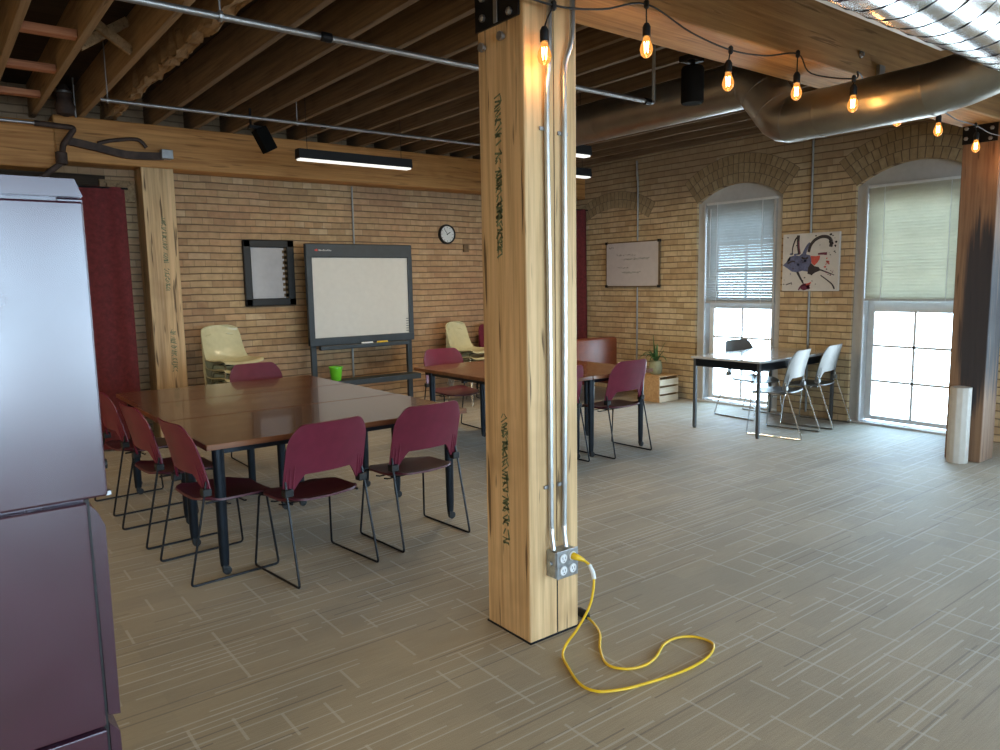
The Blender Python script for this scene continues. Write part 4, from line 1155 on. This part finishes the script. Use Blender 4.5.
# ------------------------------------------------------------------ plant and crate
t = thing('wooden_crate', 'slatted pine crate under the potted plant', 'crate', (7.43, 6.26, 0))
cw, cd, ch = .37, .36, .345
for x in (0, cw - .018):
    bm = NB(); box(bm, (x, .012, 0.001), (x + .018, cd - .012, ch - .012), .002); obj('end_panel', bm, M['crate'], t)
for z in (.004, .11, .216):
    for y in (0, cd - .012):
        bm = NB(); box(bm, (0, y, z), (cw, y + .012, z + .082), .002); obj('slat', bm, M['cratelit'], t)
for k in range(4):
    bm = NB(); box(bm, (0, .0 + k * .091, ch - .013), (cw, .084 + k * .091, ch), .002); obj('top_slat', bm, M['crate'], t)
t = thing('potted_plant', 'spiky green house plant in a sage pot on the pine crate', 'plant', (7.58, 6.46, ch + .001)); t.scale = (.95, .95, 1.05)
bm = NB(); lathe(bm, [(.060, 0), (.082, .02), (.092, .08), (.085, .13), (.072, .16), (.078, .175), (.066, .175), (.062, .15)], n=28); obj('pot', bm, M['pot'], t, True)
bm = NB(); lathe(bm, [(.064, .150), (.064, .158)], n=20); obj('soil', bm, M['soil'], t)
rnd = random.Random(5)
for k in range(13):
    a = k * 2.4 + rnd.uniform(-.3, .3); h = rnd.uniform(.14, .26); sp_ = rnd.uniform(.06, .22)
    if k == 0: h, sp_ = .34, .02; a = 1.9
    bm = NB()
    base = Vector((.02 * math.cos(a), .02 * math.sin(a), .15)); d = Vector((math.cos(a), math.sin(a), 0)); sd = Vector((-d.y, d.x, 0))
    droop = .10 if sp_ > .14 else 0
    def f(u, v, base=base, d=d, sd=sd, h=h, sp_=sp_, droop=droop):
        w = .017 * math.sin(PI * min(1, .18 + .82 * v)) + .001
        c = base + d * sp_ * v ** 1.5 + Vector((0, 0, h * v - droop * v ** 3 * 1.6))
        return c + sd * (2 * u - 1) * w + Vector((0, 0, .006 * (2 * u - 1) ** 2))
    sheet(bm, f, 4, 9, .003); obj('leaf', bm, M['plant'], t, True)

# red-brown sofa in the far corner
t = thing('armchair', 'red-brown vinyl seat in the far corner, its back showing above the wheeled tables', 'armchair', (6.87, 7.30, 0), PI)
bm = NB(); box(bm, (-.40, .30, .30), (.47, .45, .84), .03); obj('backrest', bm, M['sofa'], t, True)
bm = NB(); box(bm, (-.34, -.25, .28), (.41, .30, .44), .03); obj('seat', bm, M['sofa'], t, True)
for s in (-.40, .41):
    bm = NB(); box(bm, (s, -.25, .20), (s + .06, .32, .58), .02); obj('armrest', bm, M['sofa'], t, True)
for x in (-.36, .42):
    for y in (-.2, .38):
        bm = NB(); tube(bm, [(x, y, 0), (x, y, .30)], .013, 8); obj('leg', bm, M['chrome'], t)

# ------------------------------------------------------------------ maroon cabinet
t = thing('storage_cabinet', 'glossy maroon metal cabinet at the left edge of the view', 'cabinet', (0, 0, 0))
x0, x1, yf = -.62, .300, 1.90
bm = NB(); box(bm, (x0, yf + .025, 0), (x1 - .040, yf + .50, 1.825), .004); obj('carcass', bm, M['cab'], t)
bm = NB(); prism(bm, [(x0, 1.800), (x1 + .006, 1.800), (x1 - .008, 1.838), (x0, 1.838)], 'Y', yf, yf + .5); obj('top_cap', bm, M['cab'], t)
bm = NB(); box(bm, (x0, yf, 1.118), (x1 + .006, yf + .022, 1.790), .005); obj('door', bm, M['cab'], t)
bm = NB(); box(bm, (x0, yf + .004, .558), (x1 - .038, yf + .024, 1.108), .004); obj('drawer', bm, M['cab'], t)
bm = NB(); box(bm, (x0, yf + .004, .02), (x1 - .038, yf + .024, .548), .004); obj('drawer', bm, M['cab'], t)
bm = NB(); prism(bm, [(x1 - .028, .57), (x1 - .002, .565), (x1 + .000, 1.04), (x1 - .014, 1.075), (x1 - .030, 1.095)], 'Y', yf + .03, yf + .40); obj('side_panel', bm, M['cab'], t)
bm = NB(); prism(bm, [(x1 - .028, .02), (x1 - .002, .02), (x1 - .006, .52), (x1 - .028, .55)], 'Y', yf + .03, yf + .40); obj('side_panel', bm, M['cab'], t)
bm = NB(); box(bm, (x1 - .040, yf + .03, .0), (x1 - .030, yf + .06, 1.11)); obj('gap_shade', bm, M['blackp'], t)  # black strip put in for the shade in the gap beside the drawers
bm = NB(); box(bm, (x1 - .040, yf + .05, 1.27), (x1 + .013, yf + .42, 1.80), .002); obj('door_track', bm, M['cab'], t)
bm = NB(); lathe(bm, [(.008, 0), (.008, .018), (.012, .02), (.012, .026)], (x1 - .006, yf + .07, 1.18), 10, 'X'); obj('hinge_pin', bm, M['blackp'], t)
bm = NB(); box(bm, (x1 - .006, yf + .03, 1.112), (x1 + .018, yf + .05, 1.122)); obj('latch', bm, M['steel'], t)

# white roll by the dark post
t = thing('paper_roll', 'white tubular roll standing on end against the dark post', 'roll', (6.885, 2.545, 0))
bm = NB(); pr = []
for k in range(48):
    a = 2 * PI * k / 48; pr.append(.080 + .0022 * math.cos(a * 12))
rings = []
for z in (0, .005, .64, .645):
    rings.append([bm.verts.new((pr[k] * math.cos(2 * PI * k / 48) * (1 if 0 < z < .645 else .97), pr[k] * math.sin(2 * PI * k / 48) * (1 if 0 < z < .645 else .97), z)) for k in range(48)])
for i in range(3):
    for k in range(48): bm.faces.new((rings[i][k], rings[i][(k + 1) % 48], rings[i + 1][(k + 1) % 48], rings[i + 1][k]))
bm.faces.new(rings[0][::-1]); bm.faces.new(rings[-1]); obj('roll_body', bm, M['pvc'], t, True)
bm = NB(); lathe(bm, [(.066, .640), (.066, .648), (.050, .648), (.050, .640)], n=32); obj('inner_edge', bm, M['whiteg'], t)

# small hardware on the main beam
t = thing('beam_bolt', 'grey bolt head on the side of the main timber beam', 'bolt')
bm = NB(); lathe(bm, [(.022, 0), (.022, -.006), (.013, -.008), (.013, -.020)], (4.66, 2.39, 2.93), 12, 'Y'); obj('washer', bm, M['steel'], t)
bm = NB(); box(bm, (4.86, 2.365, 2.80), (4.93, 2.39, 2.90), .004); tag(obj('beam_clip', bm, M['steel']), 'small grey metal clip low on the side of the main timber beam', 'clip')

# ------------------------------------------------------------------ light
w = bpy.data.worlds.new('World'); S.world = w; w.use_nodes = True
nt = w.node_tree; nt.nodes.clear()
out = node(nt, 'ShaderNodeOutputWorld'); bg = node(nt, 'ShaderNodeBackground')
tc = node(nt, 'ShaderNodeTexCoord'); sep = node(nt, 'ShaderNodeSeparateXYZ'); L(nt, tc.outputs['Generated'], sep.inputs[0])
c = ramp(nt, math_n(nt, 'ADD', math_n(nt, 'MULTIPLY', sep.outputs[2], .5), .5), [(.38, (.50, .56, .62)), (.50, (.62, .81, 1.0)), (.75, (.46, .70, 1.0))])
L(nt, c, bg.inputs[0]); bg.inputs[1].default_value = 17.0
L(nt, bg.outputs[0], out.inputs[0])

def portal(loc, rot, sx, sy):
    l = bpy.data.lights.new('window_portal', 'AREA'); l.shape = 'RECTANGLE'; l.size = sx; l.size_y = sy
    l.cycles.is_portal = True
    o = bpy.data.objects.new('window_portal', l); COL.objects.link(o); o.location = loc; o.rotation_euler = rot
for c in WIN: portal((XB + .30, c, 1.36), (0, PI / 2, 0), 2.75, 1.15)
for a, b in WB: portal(((a + b) / 2, YBK - .25, 1.335), (PI / 2, 0, 0), b - a, 2.5)
# portals must face the room
for o in list(COL.objects):
    if o.type == 'LIGHT' and o.name.startswith('window_portal'):
        d = o.rotation_euler.to_matrix() @ Vector((0, 0, -1))
        inward = Vector((2.5, 1.5, 1.5)) - o.location
        if d.dot(inward) < 0: o.rotation_euler = (o.rotation_euler[0] + (PI if abs(d.y) > .5 else 0), o.rotation_euler[1] + (PI if abs(d.x) > .5 else 0), 0)

# ------------------------------------------------------------------ camera (phone camera held at 1.6 m)
yaw, pit, roll = math.radians(52.33), math.radians(7.2), math.radians(.965)
f = Vector((math.cos(pit) * math.cos(yaw), math.cos(pit) * math.sin(yaw), -math.sin(pit)))
rt = f.cross(Vector((0, 0, 1))).normalized(); dn = f.cross(rt)
r2 = rt * math.cos(roll) + dn * math.sin(roll); d2 = -rt * math.sin(roll) + dn * math.cos(roll)
cam = bpy.data.cameras.new('camera'); cam.sensor_width = 36; cam.lens = 745 / 1000 * 36; cam.clip_start = .02; cam.clip_end = 200
co = bpy.data.objects.new('camera', cam); COL.objects.link(co)
mw = Matrix(((r2.x, -d2.x, -f.x, 0), (r2.y, -d2.y, -f.y, 0), (r2.z, -d2.z, -f.z, 1.6), (0, 0, 0, 1)))
co.matrix_world = mw
S.camera = co

S.view_settings.view_transform = 'Standard'; S.view_settings.look = 'None'
S.view_settings.gamma = 1.0; S.view_settings.use_curve_mapping = False
S.view_settings.exposure = 0.45
S.cycles.use_denoising = True
S.cycles.max_bounces = 10; S.cycles.diffuse_bounces = 6; S.cycles.glossy_bounces = 4; S.cycles.transparent_max_bounces = 24
S.cycles.sample_clamp_indirect = 6
S.cycles.caustics_reflective = False; S.cycles.caustics_refractive = False
